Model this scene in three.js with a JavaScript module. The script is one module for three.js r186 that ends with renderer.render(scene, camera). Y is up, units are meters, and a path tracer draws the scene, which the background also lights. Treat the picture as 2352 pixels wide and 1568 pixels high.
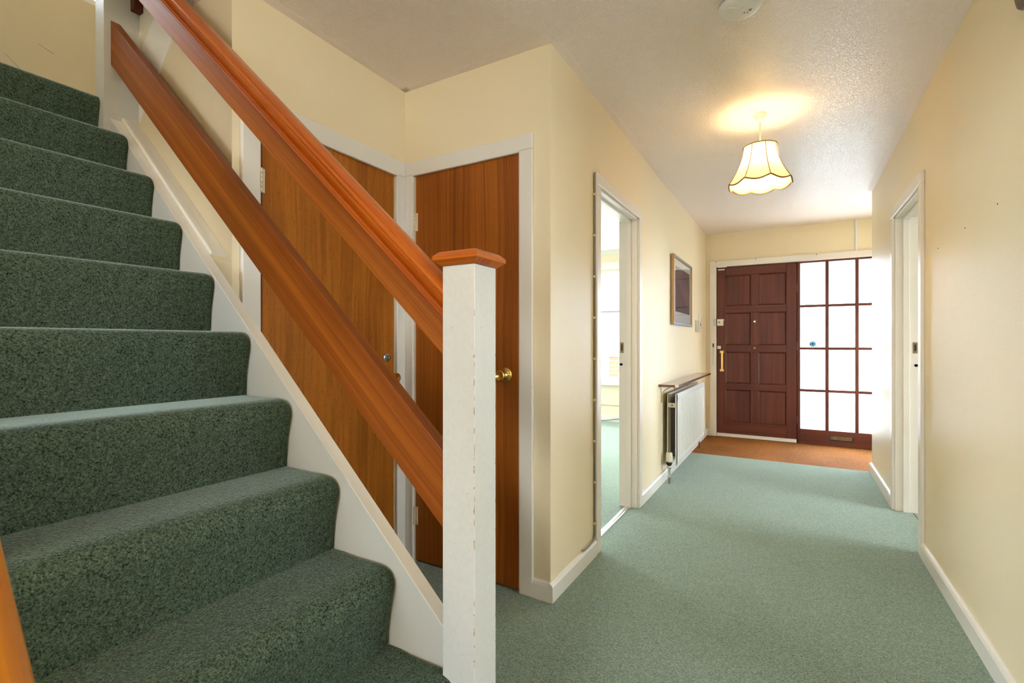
import * as THREE from 'three';
import { RoundedBoxGeometry } from 'three/addons/geometries/RoundedBoxGeometry.js';
import { mergeGeometries } from 'three/addons/utils/BufferGeometryUtils.js';

// ------------------------------------------------------------------ camera, sky, exposure
const scene = new THREE.Scene();
const F = 1115.3, PSI = 0.523, EYE = 1.1113;            // focal length in pixels of a 2352 x 1568 frame
const camera = new THREE.PerspectiveCamera(2 * Math.atan(784 / F) * 180 / Math.PI, 2352 / 1568, 0.02, 200);
camera.position.set(0, EYE, 0);
camera.rotation.set(0, PSI, 0);
camera.setViewOffset(2352, 1568, 0, -2.3, 2352, 1568);  // the lens is a touch shifted
camera.updateProjectionMatrix();
camera.focus = 2.6; camera.userData.fStop = 11;         // slight blur only very close to the lens

scene.background = new THREE.Color(0.79, 0.905, 1.0);    // bright overcast sky
scene.backgroundIntensity = 8.2;

const renderer = new THREE.WebGLRenderer({ antialias: true });
renderer.toneMapping = THREE.LinearToneMapping;
renderer.toneMappingExposure = 2.5;
renderer.shadowMap.enabled = true;
const LAMP_POWER = 0.27, BACK_POWER = 1.0, LAMP_COLOR = new THREE.Color(1.0, 0.76, 0.46);

// ------------------------------------------------------------------ random numbers and noise
let rngState = 12345;
function rnd() { rngState = (rngState * 1664525 + 1013904223) >>> 0; return rngState / 4294967296; }
function lattice(ix, iy, seed) {
  let h = (Math.imul(ix, 374761393) + Math.imul(iy, 668265263) + Math.imul(seed, 974634781)) | 0;
  h = Math.imul(h ^ (h >>> 13), 1274126177);
  return ((h ^ (h >>> 16)) >>> 0) / 4294967296;
}
function vnoise(x, y, px, py, seed) {                    // value noise with periods px, py
  const x0 = Math.floor(x), y0 = Math.floor(y);
  let fx = x - x0, fy = y - y0;
  fx = fx * fx * (3 - 2 * fx); fy = fy * fy * (3 - 2 * fy);
  const xa = ((x0 % px) + px) % px, xb = (xa + 1) % px, ya = ((y0 % py) + py) % py, yb = (ya + 1) % py;
  const a = lattice(xa, ya, seed), b = lattice(xb, ya, seed), c = lattice(xa, yb, seed), d = lattice(xb, yb, seed);
  return a + (b - a) * fx + (c - a) * fy + (a - b - c + d) * fx * fy;
}
const toS = (v) => { v = Math.min(1, Math.max(0, v)); return Math.round(255 * (v <= 0.0031308 ? 12.92 * v : 1.055 * Math.pow(v, 1 / 2.4) - 0.055)); };
const lerp = (a, b, t) => a + (b - a) * t;
const clamp = (v, a = 0, b = 1) => Math.min(b, Math.max(a, v));
const smooth = (a, b, v) => { const t = clamp((v - a) / (b - a)); return t * t * (3 - 2 * t); };

function colorTex(w, h, fn) {                            // fn(u, v) -> linear [r, g, b]
  const d = new Uint8Array(w * h * 4);
  for (let y = 0; y < h; y++) for (let x = 0; x < w; x++) {
    const c = fn(x / w, y / h), o = (y * w + x) * 4;
    d[o] = toS(c[0]); d[o + 1] = toS(c[1]); d[o + 2] = toS(c[2]); d[o + 3] = 255;
  }
  return finishTex(new THREE.DataTexture(d, w, h), true);
}
function grayTex(w, h, fn) {
  const d = new Uint8Array(w * h * 4);
  for (let y = 0; y < h; y++) for (let x = 0; x < w; x++) {
    const c = Math.round(255 * clamp(fn(x / w, y / h))), o = (y * w + x) * 4;
    d[o] = d[o + 1] = d[o + 2] = c; d[o + 3] = 255;
  }
  return finishTex(new THREE.DataTexture(d, w, h), false);
}
function finishTex(t, srgb) {
  t.wrapS = t.wrapT = THREE.RepeatWrapping; t.magFilter = THREE.LinearFilter; t.minFilter = THREE.LinearMipmapLinearFilter;
  t.generateMipmaps = true; t.anisotropy = 8;
  if (srgb) t.colorSpace = THREE.SRGBColorSpace;
  t.needsUpdate = true;
  return t;
}
function sized(t, w, h = w) { t.repeat.set(1 / w, 1 / h); return t; }   // the texture covers w x h metres

function wood(seed, dark, light, line, o = {}) {
  const { fx = 60, fy = 2, warp = 0.05, lines = 0.6, pores = 0.3, w = 512, h = 1024 } = o;
  return colorTex(w, h, (u, v) => {
    const q = u + warp * (vnoise(u * 4, v * 3, 4, 3, seed) - 0.5) + 0.4 * warp * (vnoise(u * 9, v * 7, 9, 7, seed + 1) - 0.5);
    const g = 0.35 * vnoise(q * fx / 8, v * fy, Math.round(fx / 8), fy, seed + 2) + 0.3 * vnoise(q * fx, v * fy, fx, fy, seed + 3) + 0.2 * vnoise(q * fx * 2, v * fy * 3, fx * 2, fy * 3, seed + 4) + 0.15 * vnoise(q * fx * 5, v * fy * 12, fx * 5, fy * 12, seed + 5);
    const l = Math.pow(vnoise(q * fx * 0.5, v * fy, fx * 0.5, fy, seed + 6), 4) * lines;
    const p = smooth(0.74, 0.9, vnoise(q * fx * 6, v * fy * 22, fx * 6, fy * 22, seed + 7)) * pores;
    const t = smooth(0.2, 0.8, g);
    return [0, 1, 2].map((i) => lerp(lerp(dark[i], light[i], t), line[i], clamp(l + p)));
  });
}
function carpet(seed, size, metres, mean, spread, patches) {
  const n = Math.round(metres / 0.0024), m = Math.round(metres / 0.006);
  return sized(colorTex(size, size, (u, v) => {
    const a = vnoise(u * n, v * n, n, n, seed), b = vnoise(u * m, v * m, m, m, seed + 1), c = vnoise(u * n * 1.6, v * n * 1.6, Math.round(n * 1.6), Math.round(n * 1.6), seed + 2);
    const p = patches * (vnoise(u * 3, v * 3, 3, 3, seed + 3) + 0.5 * vnoise(u * 7, v * 5, 7, 5, seed + 4) - 0.75);
    const k = 1 + spread * (1.4 * (a - 0.5) + 0.35 * (b - 0.5) + 1.3 * (c - 0.5)) + p;
    const tint = 0.10 * (c - 0.5);
    return [mean[0] * k * (1 + tint), mean[1] * k, mean[2] * k * (1 - tint)];
  }), metres);
}

// ------------------------------------------------------------------ materials
const P = (o) => new THREE.MeshPhysicalMaterial(o);
const lin = (r, g, b) => new THREE.Color().setRGB(r, g, b);

const pileBump = sized(grayTex(512, 512, (u, v) => 0.6 * vnoise(u * 110, v * 110, 110, 110, 31) + 0.4 * vnoise(u * 200, v * 200, 200, 200, 32)), 0.4);
const HALL_CARPET = [0.195, 0.258, 0.205], STAIR_CARPET = [0.060, 0.086, 0.058];
const hallCarpet = P({ map: carpet(11, 2048, 2.4, HALL_CARPET, 0.62, 0.17), bumpMap: pileBump, bumpScale: 0.0015, roughness: 1, sheen: 1, sheenColor: lin(0.82, 0.92, 0.83), sheenRoughness: 0.8, specularIntensity: 0.1 });
const stairCarpet = P({ map: carpet(17, 1024, 0.6, STAIR_CARPET, 0.85, 0.08), bumpMap: pileBump, bumpScale: 0.0012, roughness: 1, sheen: 1, sheenColor: lin(0.86, 1.0, 0.88), sheenRoughness: 0.62, specularIntensity: 0.1 });
const coir = P({ map: sized(colorTex(1024, 1024, (u, v) => {
  const a = vnoise(u * 200, v * 60, 200, 60, 71), b = vnoise(u * 120, v * 260, 120, 260, 72), c = vnoise(u * 5, v * 4, 5, 4, 73);
  const k = 0.62 + 0.35 * a + 0.3 * b + 0.5 * (c - 0.5);
  return [0.30 * k, 0.112 * k, 0.025 * k];
}), 1.1), bumpMap: pileBump, bumpScale: 0.003, roughness: 0.9, specularIntensity: 0.3 });

const weaveBump = sized(grayTex(1024, 1024, (u, v) => {
  const ribs = vnoise(u * 190, v * 24, 190, 24, 41), threads = vnoise(u * 30, v * 230, 30, 230, 42);
  return 0.5 + 0.32 * (ribs - 0.5) + 0.26 * (threads - 0.5) + 0.4 * (vnoise(u * 7, v * 6, 7, 6, 43) - 0.5);
}), 0.62);
const WALL = lin(0.84, 0.715, 0.49);
const wallMat = P({ color: WALL, bumpMap: weaveBump, bumpScale: 0.0005, roughness: 0.42, specularIntensity: 0.6 });
const stairWallMat = P({ color: lin(0.66, 0.545, 0.36), bumpMap: weaveBump, bumpScale: 0.0004, roughness: 0.55, specularIntensity: 0.5 });
const livingWallMat = P({ color: lin(0.78, 0.68, 0.50), roughness: 0.6 });

const artexBump = sized(grayTex(1024, 1024, (u, v) => {   // stippled plaster: close-set raised dabs
  const n = 92, x = u * n + 0.9 * (vnoise(u * 24, v * 24, 24, 24, 51) - 0.5), y = v * n + 0.9 * (vnoise(u * 24, v * 24, 24, 24, 52) - 0.5), cx = Math.floor(x), cy = Math.floor(y);
  let h = 0;
  for (let j = -1; j <= 1; j++) for (let i = -1; i <= 1; i++) {
    const kx = (cx + i + n) % n, ky = (cy + j + n) % n, a = lattice(kx, ky, 53);
    if (a < 0.12) continue;
    const dx = x - (cx + i + 0.15 + 0.7 * lattice(kx, ky, 54)), dy = y - (cy + j + 0.15 + 0.7 * lattice(kx, ky, 55)), t = lattice(kx, ky, 56) * Math.PI, ct = Math.cos(t), st = Math.sin(t);
    const d = Math.hypot((dx * ct + dy * st) / (0.40 + 0.25 * a), (-dx * st + dy * ct) / 0.34);
    if (d < 1) h = Math.max(h, (0.5 + 0.5 * a) * (1 - d * d) * (1 - d * d));
  }
  return h + 0.05 * vnoise(u * 150, v * 150, 150, 150, 57);
}), 0.8);
const CEIL = lin(0.87, 0.77, 0.69);
const artex = P({ color: CEIL, bumpMap: artexBump, bumpScale: 0.0023, roughness: 0.38, specularIntensity: 0.8 });
const plaster = P({ color: CEIL, roughness: 0.6 });
const livingCeil = P({ color: lin(0.82, 0.80, 0.76), roughness: 0.8 });

const brushBump = sized(grayTex(512, 512, (u, v) => 0.5 * vnoise(u * 16, v * 150, 16, 150, 61) + 0.5 * vnoise(u * 30, v * 60, 30, 60, 62)), 0.5);
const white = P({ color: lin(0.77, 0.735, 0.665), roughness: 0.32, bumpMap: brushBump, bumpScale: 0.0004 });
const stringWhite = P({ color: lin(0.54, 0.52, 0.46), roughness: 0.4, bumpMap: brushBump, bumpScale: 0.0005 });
const frameWhite = P({ color: lin(0.79, 0.725, 0.645), roughness: 0.35 });
const creamPaint = P({ color: lin(0.70, 0.60, 0.40), roughness: 0.4, bumpMap: brushBump, bumpScale: 0.0005 });
const creamPanel = P({ color: lin(0.72, 0.65, 0.52), roughness: 0.45 });
const plasticWhite = P({ color: lin(0.78, 0.76, 0.71), roughness: 0.35 });
const plasticCream = P({ color: lin(0.72, 0.66, 0.50), roughness: 0.4 });
const enamel = P({ color: lin(0.80, 0.79, 0.75), roughness: 0.25, clearcoat: 0.4, clearcoatRoughness: 0.2 });
const enamelAged = P({ color: lin(0.62, 0.56, 0.42), roughness: 0.35 });
const darkMetal = P({ color: lin(0.05, 0.045, 0.04), roughness: 0.5, metalness: 0.3 });
const black = P({ color: lin(0.012, 0.010, 0.009), roughness: 0.8 });
const brass = P({ color: lin(0.72, 0.48, 0.14), metalness: 1, roughness: 0.2 });
const brassSatin = P({ color: lin(0.70, 0.46, 0.16), metalness: 1, roughness: 0.38 });
const steel = P({ color: lin(0.60, 0.58, 0.55), metalness: 1, roughness: 0.32 });
const alu = P({ color: lin(0.75, 0.74, 0.72), metalness: 0.8, roughness: 0.4 });
const bronze = P({ color: lin(0.26, 0.19, 0.12), metalness: 0.9, roughness: 0.4 });

const veneer = (seed, dark, light, line, o) => P({ map: sized(wood(seed, dark, light, line, o), 0.62, 1.3), roughness: 0.5, specularIntensity: 0.55 });
const doorVeneerA = veneer(101, [0.30, 0.088, 0.006], [0.45, 0.148, 0.012], [0.13, 0.030, 0.003], { fx: 64, fy: 3, warp: 0.04, lines: 0.3, pores: 0.38 });
const doorVeneerB = veneer(111, [0.25, 0.062, 0.004], [0.37, 0.108, 0.008], [0.10, 0.020, 0.002], { fx: 96, fy: 1, warp: 0.03, lines: 0.5, pores: 0.3 });
const pine = P({ map: sized(wood(121, [0.34, 0.064, 0.004], [0.58, 0.142, 0.008], [0.17, 0.020, 0.002], { fx: 40, fy: 1, warp: 0.06, lines: 0.6, pores: 0.15 }), 0.16, 1.4), roughness: 0.34, specularIntensity: 0.4, clearcoat: 0.5, clearcoatRoughness: 0.10 });
const railBoard = P({ map: sized(wood(131, [0.22, 0.052, 0.004], [0.42, 0.122, 0.009], [0.12, 0.022, 0.002], { fx: 40, fy: 1, warp: 0.08, lines: 0.4, pores: 0.15 }), 0.3, 1.8), roughness: 0.46, specularIntensity: 0.5, clearcoat: 0.05, clearcoatRoughness: 0.3 });
const mahogany = P({ map: sized(wood(141, [0.085, 0.019, 0.011], [0.145, 0.036, 0.018], [0.045, 0.011, 0.007], { fx: 64, fy: 2, warp: 0.03, lines: 0.5, pores: 0.4 }), 0.4, 1.2), roughness: 0.44, specularIntensity: 0.6 });
const shelfWood = P({ map: sized(wood(151, [0.11, 0.036, 0.016], [0.22, 0.085, 0.040], [0.06, 0.02, 0.01], { fx: 48, fy: 2 }), 0.3, 1.0), roughness: 0.22, clearcoat: 0.6, clearcoatRoughness: 0.12 });
const oak = P({ map: sized(wood(161, [0.40, 0.20, 0.06], [0.62, 0.36, 0.13], [0.25, 0.11, 0.03], { fx: 48, fy: 2 }), 0.2, 1.0), roughness: 0.4 });
const nearRailWood = P({ map: sized(wood(171, [0.46, 0.15, 0.006], [0.66, 0.25, 0.012], [0.33, 0.09, 0.005], { fx: 24, fy: 1, pores: 0.05 }), 0.2, 1.4), roughness: 0.4 });

const clearGlass = P({ color: lin(1, 1, 1), transmission: 1, roughness: 0, thickness: 0, ior: 1.5 });
const frostedGlass = P({ color: lin(0.97, 0.98, 1), transmission: 1, roughness: 0.62, thickness: 0, ior: 1.5 });

// ------------------------------------------------------------------ geometry helpers (everything in world metres)
function uvGrain(g0, grain = 'y', off = [0, 0]) {        // box-projected uv in metres, v along the grain
  const g = g0.index ? g0.toNonIndexed() : g0, p = g.attributes.position, uv = new Float32Array(p.count * 2), a = new THREE.Vector3(), b = new THREE.Vector3(), c = new THREE.Vector3();
  const gi = 'xyz'.indexOf(grain);
  for (let i = 0; i < p.count; i += 3) {
    a.fromBufferAttribute(p, i); b.fromBufferAttribute(p, i + 1).sub(a); c.fromBufferAttribute(p, i + 2).sub(a);
    b.cross(c);
    const n = [Math.abs(b.x), Math.abs(b.y), Math.abs(b.z)], d = n.indexOf(Math.max(...n));
    let ui, vi;
    if (d === gi) [ui, vi] = [0, 1, 2].filter((k) => k !== d);
    else { vi = gi; ui = 3 - d - gi; }
    for (let k = 0; k < 3; k++) { uv[(i + k) * 2] = p.getComponent(i + k, ui) + off[0]; uv[(i + k) * 2 + 1] = p.getComponent(i + k, vi) + off[1]; }
  }
  g.setAttribute('uv', new THREE.BufferAttribute(uv, 2));
  return g;
}
function box(x0, x1, y0, y1, z0, z1, r = 0, grain = 'y', off) {
  if (x0 > x1) [x0, x1] = [x1, x0];
  if (y0 > y1) [y0, y1] = [y1, y0];
  if (z0 > z1) [z0, z1] = [z1, z0];
  const w = x1 - x0, h = y1 - y0, d = z1 - z0;
  const g = r > 0 ? new RoundedBoxGeometry(w, h, d, 2, Math.min(r, w / 2.01, h / 2.01, d / 2.01)) : new THREE.BoxGeometry(w, h, d);
  g.translate((x0 + x1) / 2, (y0 + y1) / 2, (z0 + z1) / 2);
  return uvGrain(g, grain, off);
}
// a section (pts: [[a, b], ...]) swept from A to B; a runs along 'across', b along 'up'
function sweep(pts, A, B, across, up, grainOff) {
  const a = new THREE.Vector3(...A), D = new THREE.Vector3(...B).sub(a), len = D.length(); D.normalize();
  const s = new THREE.Shape(pts.map(([x, y]) => new THREE.Vector2(x, y)));
  let g = new THREE.ExtrudeGeometry(s, { depth: len, bevelEnabled: false, steps: 1 });
  g = uvGrain(g, 'z', grainOff);
  const X = new THREE.Vector3(...across), Y = new THREE.Vector3(...up);
  const m = new THREE.Matrix4().makeBasis(X, Y, D); m.setPosition(a);
  const flip = m.determinant() < 0;
  g.applyMatrix4(m);
  if (flip) flipFaces(g);
  return g;
}
function flipFaces(g) {
  for (const k of Object.keys(g.attributes)) {
    const t = g.attributes[k], n = t.itemSize;
    for (let i = 0; i < t.count; i += 3) for (let c = 0; c < n; c++) {
      const u = t.array[(i + 1) * n + c]; t.array[(i + 1) * n + c] = t.array[(i + 2) * n + c]; t.array[(i + 2) * n + c] = u;
    }
  }
}
function prismZ(pts, z0, z1, bevel = 0, grain = 'y', off) {   // polygon in x-y, extruded along z
  const s = new THREE.Shape(pts.map(([x, y]) => new THREE.Vector2(x, y)));
  const g = new THREE.ExtrudeGeometry(s, { depth: Math.abs(z1 - z0) - 2 * bevel, bevelEnabled: bevel > 0, bevelSize: bevel, bevelThickness: bevel, bevelOffset: -bevel, bevelSegments: 2 });
  g.translate(0, 0, Math.min(z0, z1) + bevel);
  return uvGrain(g, grain, off);
}
function lathe(pts, at, axis = 'y', seg = 40) {
  let g = new THREE.LatheGeometry(pts.map(([r, y]) => new THREE.Vector2(Math.max(r, 1e-5), y)), seg);
  if (axis === 'x') g.rotateZ(-Math.PI / 2);
  if (axis === '-x') g.rotateZ(Math.PI / 2);
  if (axis === 'z') g.rotateX(Math.PI / 2);
  if (axis === '-y') g.rotateX(Math.PI);
  g.translate(...at);
  return g.toNonIndexed();
}
function tube(points, r, seg = 8, closed = false, n = 0) {
  const c = new THREE.CatmullRomCurve3(points.map((p) => new THREE.Vector3(...p)), closed, 'catmullrom', 0.3);
  return new THREE.TubeGeometry(c, n || points.length * 4, r, seg, closed).toNonIndexed();
}
function straight(A, B, r, seg = 10) { return new THREE.TubeGeometry(new THREE.LineCurve3(new THREE.Vector3(...A), new THREE.Vector3(...B)), 1, r, seg, false).toNonIndexed(); }

// ------------------------------------------------------------------ object helpers
const taken = new Map();
function numbered(n) { const k = taken.get(n) ?? 0; taken.set(n, k + 1); return k ? n + '_' + String(k).padStart(3, '0') : n; }
function meta(o, label, category, { group, kind } = {}) {
  o.userData.label = label; o.userData.category = category;
  if (group) o.userData.group = group;
  if (kind) o.userData.kind = kind;
  return o;
}
function thing(name, base, label, category, more = {}) {
  const o = new THREE.Group(); o.name = numbered(name); o.position.set(...base); scene.add(o);
  return meta(o, label, category, more);
}
function origin(o) { const v = new THREE.Vector3(); for (let q = o; q; q = q.parent) v.add(q.position); return v; }
function part(name, geos, mat, parent, label) {          // geometry given in world metres
  const g = Array.isArray(geos) ? (geos.length > 1 ? mergeGeometries(geos.map(clean)) : clean(geos[0])) : clean(geos);
  const v = origin(parent);
  g.translate(-v.x, -v.y, -v.z);
  const m = new THREE.Mesh(g, mat); m.name = name; m.castShadow = m.receiveShadow = true;
  if (label) m.userData.label = label;
  parent.add(m);
  return m;
}
function clean(g) {
  if (g.index) g = g.toNonIndexed();
  for (const k of Object.keys(g.attributes)) if (!['position', 'normal', 'uv'].includes(k)) g.deleteAttribute(k);
  return g;
}
function solo(name, geos, mat, base, label, category, more = {}) {   // a thing that is one mesh
  const holder = { position: new THREE.Vector3(...base), parent: null, add() {} };
  const m = part(numbered(name), geos, mat, holder);
  m.position.set(...base); scene.add(m);
  return meta(m, label, category, more);
}
const ST = { kind: 'structure' };

// ------------------------------------------------------------------ the plan of the house
const XL = -0.90, XR = 0.593, XA = -1.728, ZC = -1.893, ZF = -6.233, CEILING = 2.4, T = 0.11;
const ZRE = -5.1375;                                     // where the right-hand wall ends and the porch widens
const XE = 1.28;                                         // side wall of the porch
const DL = { z0: -3.247, z1: -2.484, top: 1.944 };       // doorway on the left
const DR = { z0: -4.06, z1: -3.288, top: 1.94 };         // doorway on the right
const TOP = 4.75;                                        // ceiling over the stairwell

// floors
solo('floor', [box(-4.7, 3.7, -0.16, -0.012, -6.75, 3.1)], plaster, [0, -0.16, 0], 'concrete floor slab under the carpets of the house', 'floor', ST);
solo('floor_carpet', [box(XA, XR, -0.012, 0, -5.16, 0.1), box(-3.4, XR, -0.012, 0, 0.1, 3.0), box(XR, XR + 0.09, -0.012, 0, DR.z0, DR.z1)], hallCarpet, [0, 0, -2], 'pale sage green fitted carpet running the length of the hall', 'carpet', ST);
solo('floor_carpet', [box(-4.6, -0.955, -0.012, 0, -6.6, -2.1)], hallCarpet, [-2.8, 0, -4.4], 'pale green fitted carpet of the bright room through the left doorway', 'carpet', ST);
solo('floor_carpet', [box(XR + 0.095, 3.6, -0.012, 0, -5.0, -1.8)], hallCarpet, [2.1, 0, -3.4], 'green fitted carpet of the room through the right doorway', 'carpet', ST);
solo('entrance_mat', [box(XL, XE, -0.012, -0.001, ZF + 0.02, -5.163)], coir, [0.2, -0.012, -5.7], 'rust brown coir matting inside the front door, meeting the green carpet', 'doormat');

// hall walls
solo('wall_left', [box(XL - T, XL, 0, CEILING, DL.z1, ZC), box(XL - T, XL, 0, CEILING, ZF, DL.z0), box(XL - T, XL, DL.top, CEILING, DL.z0, DL.z1)], wallMat, [XL, 0, -4], 'long cream papered hall wall with the open doorway, picture and radiator', 'wall', ST);
solo('wall_right', [box(XR, XR + T, 0, CEILING, DR.z1, -1.68), box(XR, XR + T, 0, CEILING, -0.60, 3.0), box(XR, XR + T, 2.3, CEILING, -1.68, -0.60), box(XR, XR + T, 0, CEILING, ZRE, DR.z0), box(XR, XR + T, DR.top, CEILING, DR.z0, DR.z1), box(XR + T, XE, 0, CEILING, ZRE - 0.0, ZRE + 0.1)], wallMat, [XR, 0, -1.5], 'cream papered wall along the right side of the hall', 'wall', ST);
solo('wall_front', [box(-1.2, XE + 0.1, 2.07, CEILING + 0.1, ZF - 0.14, ZF), box(-1.2, -0.846, 0, 2.07, ZF - 0.14, ZF), box(1.20, XE + 0.1, 0, 2.07, ZF - 0.14, ZF)], wallMat, [0, 0, ZF], 'cream wall strip above and beside the front door', 'wall', ST);
solo('wall_porch', [box(XE, XE + 0.1, 0, 0.5, ZF, ZRE + 0.1), box(XE, XE + 0.1, 1.2, CEILING, ZF, ZRE + 0.1), box(XE, XE + 0.1, 0.5, 1.2, ZF, ZF + 0.25), box(XE, XE + 0.1, 0.5, 1.2, ZRE - 0.2, ZRE + 0.1)], wallMat, [XE, 0, -5.7], 'cream side wall of the porch beyond the right wall end', 'wall', ST);
solo('wall_cupboard', [box(XA - T, -1.656, 0, CEILING, ZC - T, ZC), box(-1.049, XL - T * 0.001, 0, CEILING, ZC - T, ZC), box(-1.656, -1.049, 1.962, CEILING, ZC - T, ZC)], wallMat, [-1.3, 0, ZC], 'yellow cream wall with the narrow cupboard door behind the newel post', 'wall', ST);
solo('wall_side', [box(XA - T, XA, 0, CEILING + 0.1, -1.095, -1.0), box(XA - T, XA, 0, CEILING, ZC - T, -1.813), box(XA - T, XA, 1.952, CEILING, -1.813, -1.095)], wallMat, [XA, 0, -1.45], 'yellow cream wall over the wide cupboard door, left of the corner', 'wall', ST);
// inside of the two cupboards: dark backs
solo('wall_cupboard_back', [box(-2.5, -0.99, 0, CEILING, -2.09, -2.0), box(-2.5, -2.41, 0, CEILING, -2.0, -1.11)], plaster, [-1.8, 0, -2.05], 'plain plaster wall behind the cupboards', 'wall', ST);

{
  const w = thing('window_8', [XE + 0.05, 0.5, -5.7], 'side window of the porch beyond the right wall end', 'window', ST), a = ZF + 0.25, b = ZRE - 0.2, x0 = XE + 0.02, x1 = XE + 0.08;
  part('window_frame', [box(x0, x1, 0.5, 0.55, a, b), box(x0, x1, 1.15, 1.2, a, b), box(x0, x1, 0.55, 1.15, a, a + 0.05), box(x0, x1, 0.55, 1.15, b - 0.05, b)], white, w);
  part('pane', [box(XE + 0.048, XE + 0.052, 0.55, 1.15, a + 0.05, b - 0.05)], clearGlass, w);
}
// stair side walls
solo('wall_stair', [box(-2.46, XA - 0.0005, 0, TOP, -1.1, -1.0)], stairWallMat, [-2.07, 0, -1.05], 'beige papered wall rising beside the stair string', 'wall', ST);
{ // thicker lower wall whose sloping head is the ledge
  const y = (x) => 1.400 + (XA - x) * 0.935;
  solo('wall_stair_lower', [prismZ([[-2.43, 0], [XA, 0], [XA, y(XA) - 0.001], [-2.43, y(-2.43) - 0.001]], -1.0, -0.934)], creamPaint, [-2.07, 0, -0.97], 'cream boxed-out lower wall with a rounded corner under the sloping ledge', 'wall', ST);
  const pts = [[-0.0335, -0.02], [0.0315, -0.02], [0.0315, 0.007], [0.0285, 0.0095], [0.022, 0.0095], [0.010, 0.0080], [-0.004, 0.0050], [-0.020, 0.0025], [-0.0335, 0.0015]];
  const dx = -2.405 - -1.745, dir = Math.hypot(1, 0.935), N = [0.935 / dir, 1 / dir, 0];
  solo('trim_1', [sweep(pts, [-1.745, y(-1.745), -0.966], [-1.745 + dx, y(-1.745 + dx), -0.966], [0, 0, 1], N)], white, [-2.07, 1.4, -0.966], 'white coved ledge moulding sloping between stair string and beige wall', 'moulding', ST);
}
solo('trim_2', [prismZ([[-2.52, 1.93], [-2.405, 2.045], [-1.95, 2.50], [-1.95, 2.74], [-2.02, 2.713], [-2.405, 2.328], [-2.52, 2.213]], -1.0, -0.9965)], white, [-2.2, 2.0, -0.99], 'cream sloping string board of the upper flight on the beige stair wall', 'moulding', ST);
solo('wall_panel', [prismZ([[-2.455, 2.274], [-2.02, 2.709], [-1.95, 2.74], [-1.95, 3.4], [-2.455, 3.4]], -1.0, -0.9985)], creamPanel, [-2.2, 2.3, -1], 'cream panel above the sloping string board on the stair wall', 'panel', ST);
solo('wall_near', [box(-3.4, -1.95, 0, TOP, 0.06, 0.16)], wallMat, [-2, 0, 0.1], 'cream wall on the near side of the stairs', 'wall', ST);
solo('wall_stair_end', [box(-3.4, -3.3, 0, 2.95, -2.0, 0.06), box(-3.4, -3.3, 4.1, TOP, -2.0, 0.06), box(-3.4, -3.3, 2.95, 4.1, -2.0, -1.25), box(-3.4, -3.3, 2.95, 4.1, -0.50, 0.06)], stairWallMat, [-3.3, 0, -0.9], 'scuffed beige wall at the turn of the stairs', 'wall', ST);
solo('wall_stair_back', [box(-3.3, -2.4, 0, TOP, -2.0, -1.9), box(-2.4, -1.92, CEILING, TOP, -2.0, -1.9)], stairWallMat, [-2.9, 0, -1.95], 'beige wall at the back of the stair landing', 'wall', ST);
solo('wall_stairwell_upper', [box(-2.02, -1.92, CEILING + 0.1, TOP, -1.9, 0.16)], stairWallMat, [-2, 2.5, -0.5], 'beige upper wall over the edge of the stairwell', 'wall', ST);
solo('floor_landing', [box(-3.3, -2.64, 1.96, 2.11, -1.9, 0.06)], stairCarpet, [-2.9, 1.96, -0.9], 'carpeted quarter landing at the turn of the stairs', 'landing', ST);
solo('ceiling_stairwell', [box(-3.4, -1.9, TOP, TOP + 0.1, -2.0, 0.16)], plaster, [-2.7, TOP, -0.9], 'plain ceiling high over the stairwell', 'ceiling', ST);
{
  const w = thing('window_3', [-3.35, 2.95, -0.87], 'landing window high on the wall at the turn of the stairs', 'window', ST);
  part('window_frame', [box(-3.38, -3.32, 2.95, 2.99, -1.25, -0.50), box(-3.38, -3.32, 4.06, 4.10, -1.25, -0.50), box(-3.38, -3.32, 2.99, 4.06, -1.25, -1.21), box(-3.38, -3.32, 2.99, 4.06, -0.54, -0.50)], white, w);
  part('pane', [box(-3.352, -3.348, 2.99, 4.06, -1.21, -0.54)], clearGlass, w);
}

// ceiling
{
  const c = solo('ceiling', [box(XL - T, XE + 0.1, CEILING, CEILING + 0.1, ZF - 0.1, ZC - T), box(-2.02, XR + T, CEILING, CEILING + 0.1, ZC - T, 3.1), box(-2.5, -2.02, CEILING, CEILING + 0.1, ZC - T, -1.1), box(-3.5, -2.02, CEILING, CEILING + 0.1, 0.16, 3.1)], artex, [-0.3, CEILING, -2], 'cream stippled textured ceiling over the whole hall', 'ceiling', ST);
  part('plain_ring', [lathe([[0, 0.0012], [0.15, 0.0014], [0.163, 0.0005], [0.167, 0.0]], [-0.156, CEILING - 0.0005, -3.075], '-y', 64)], plaster, c, 'smooth round patch of ceiling around the pendant lamp');
  // plain margin where the stipple stops short of the walls
  const e = 0.04, y0 = CEILING - 0.0012, y1 = CEILING + 0.001;
  part('plain_margin', [box(XA, XA + e, y0, y1, ZC, -0.9), box(XA, XL, y0, y1, ZC, ZC + e), box(XL, XL + e, y0, y1, ZF, ZC), box(XR - e, XR, y0, y1, ZRE, 3.0)], plaster, c);
}

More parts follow.
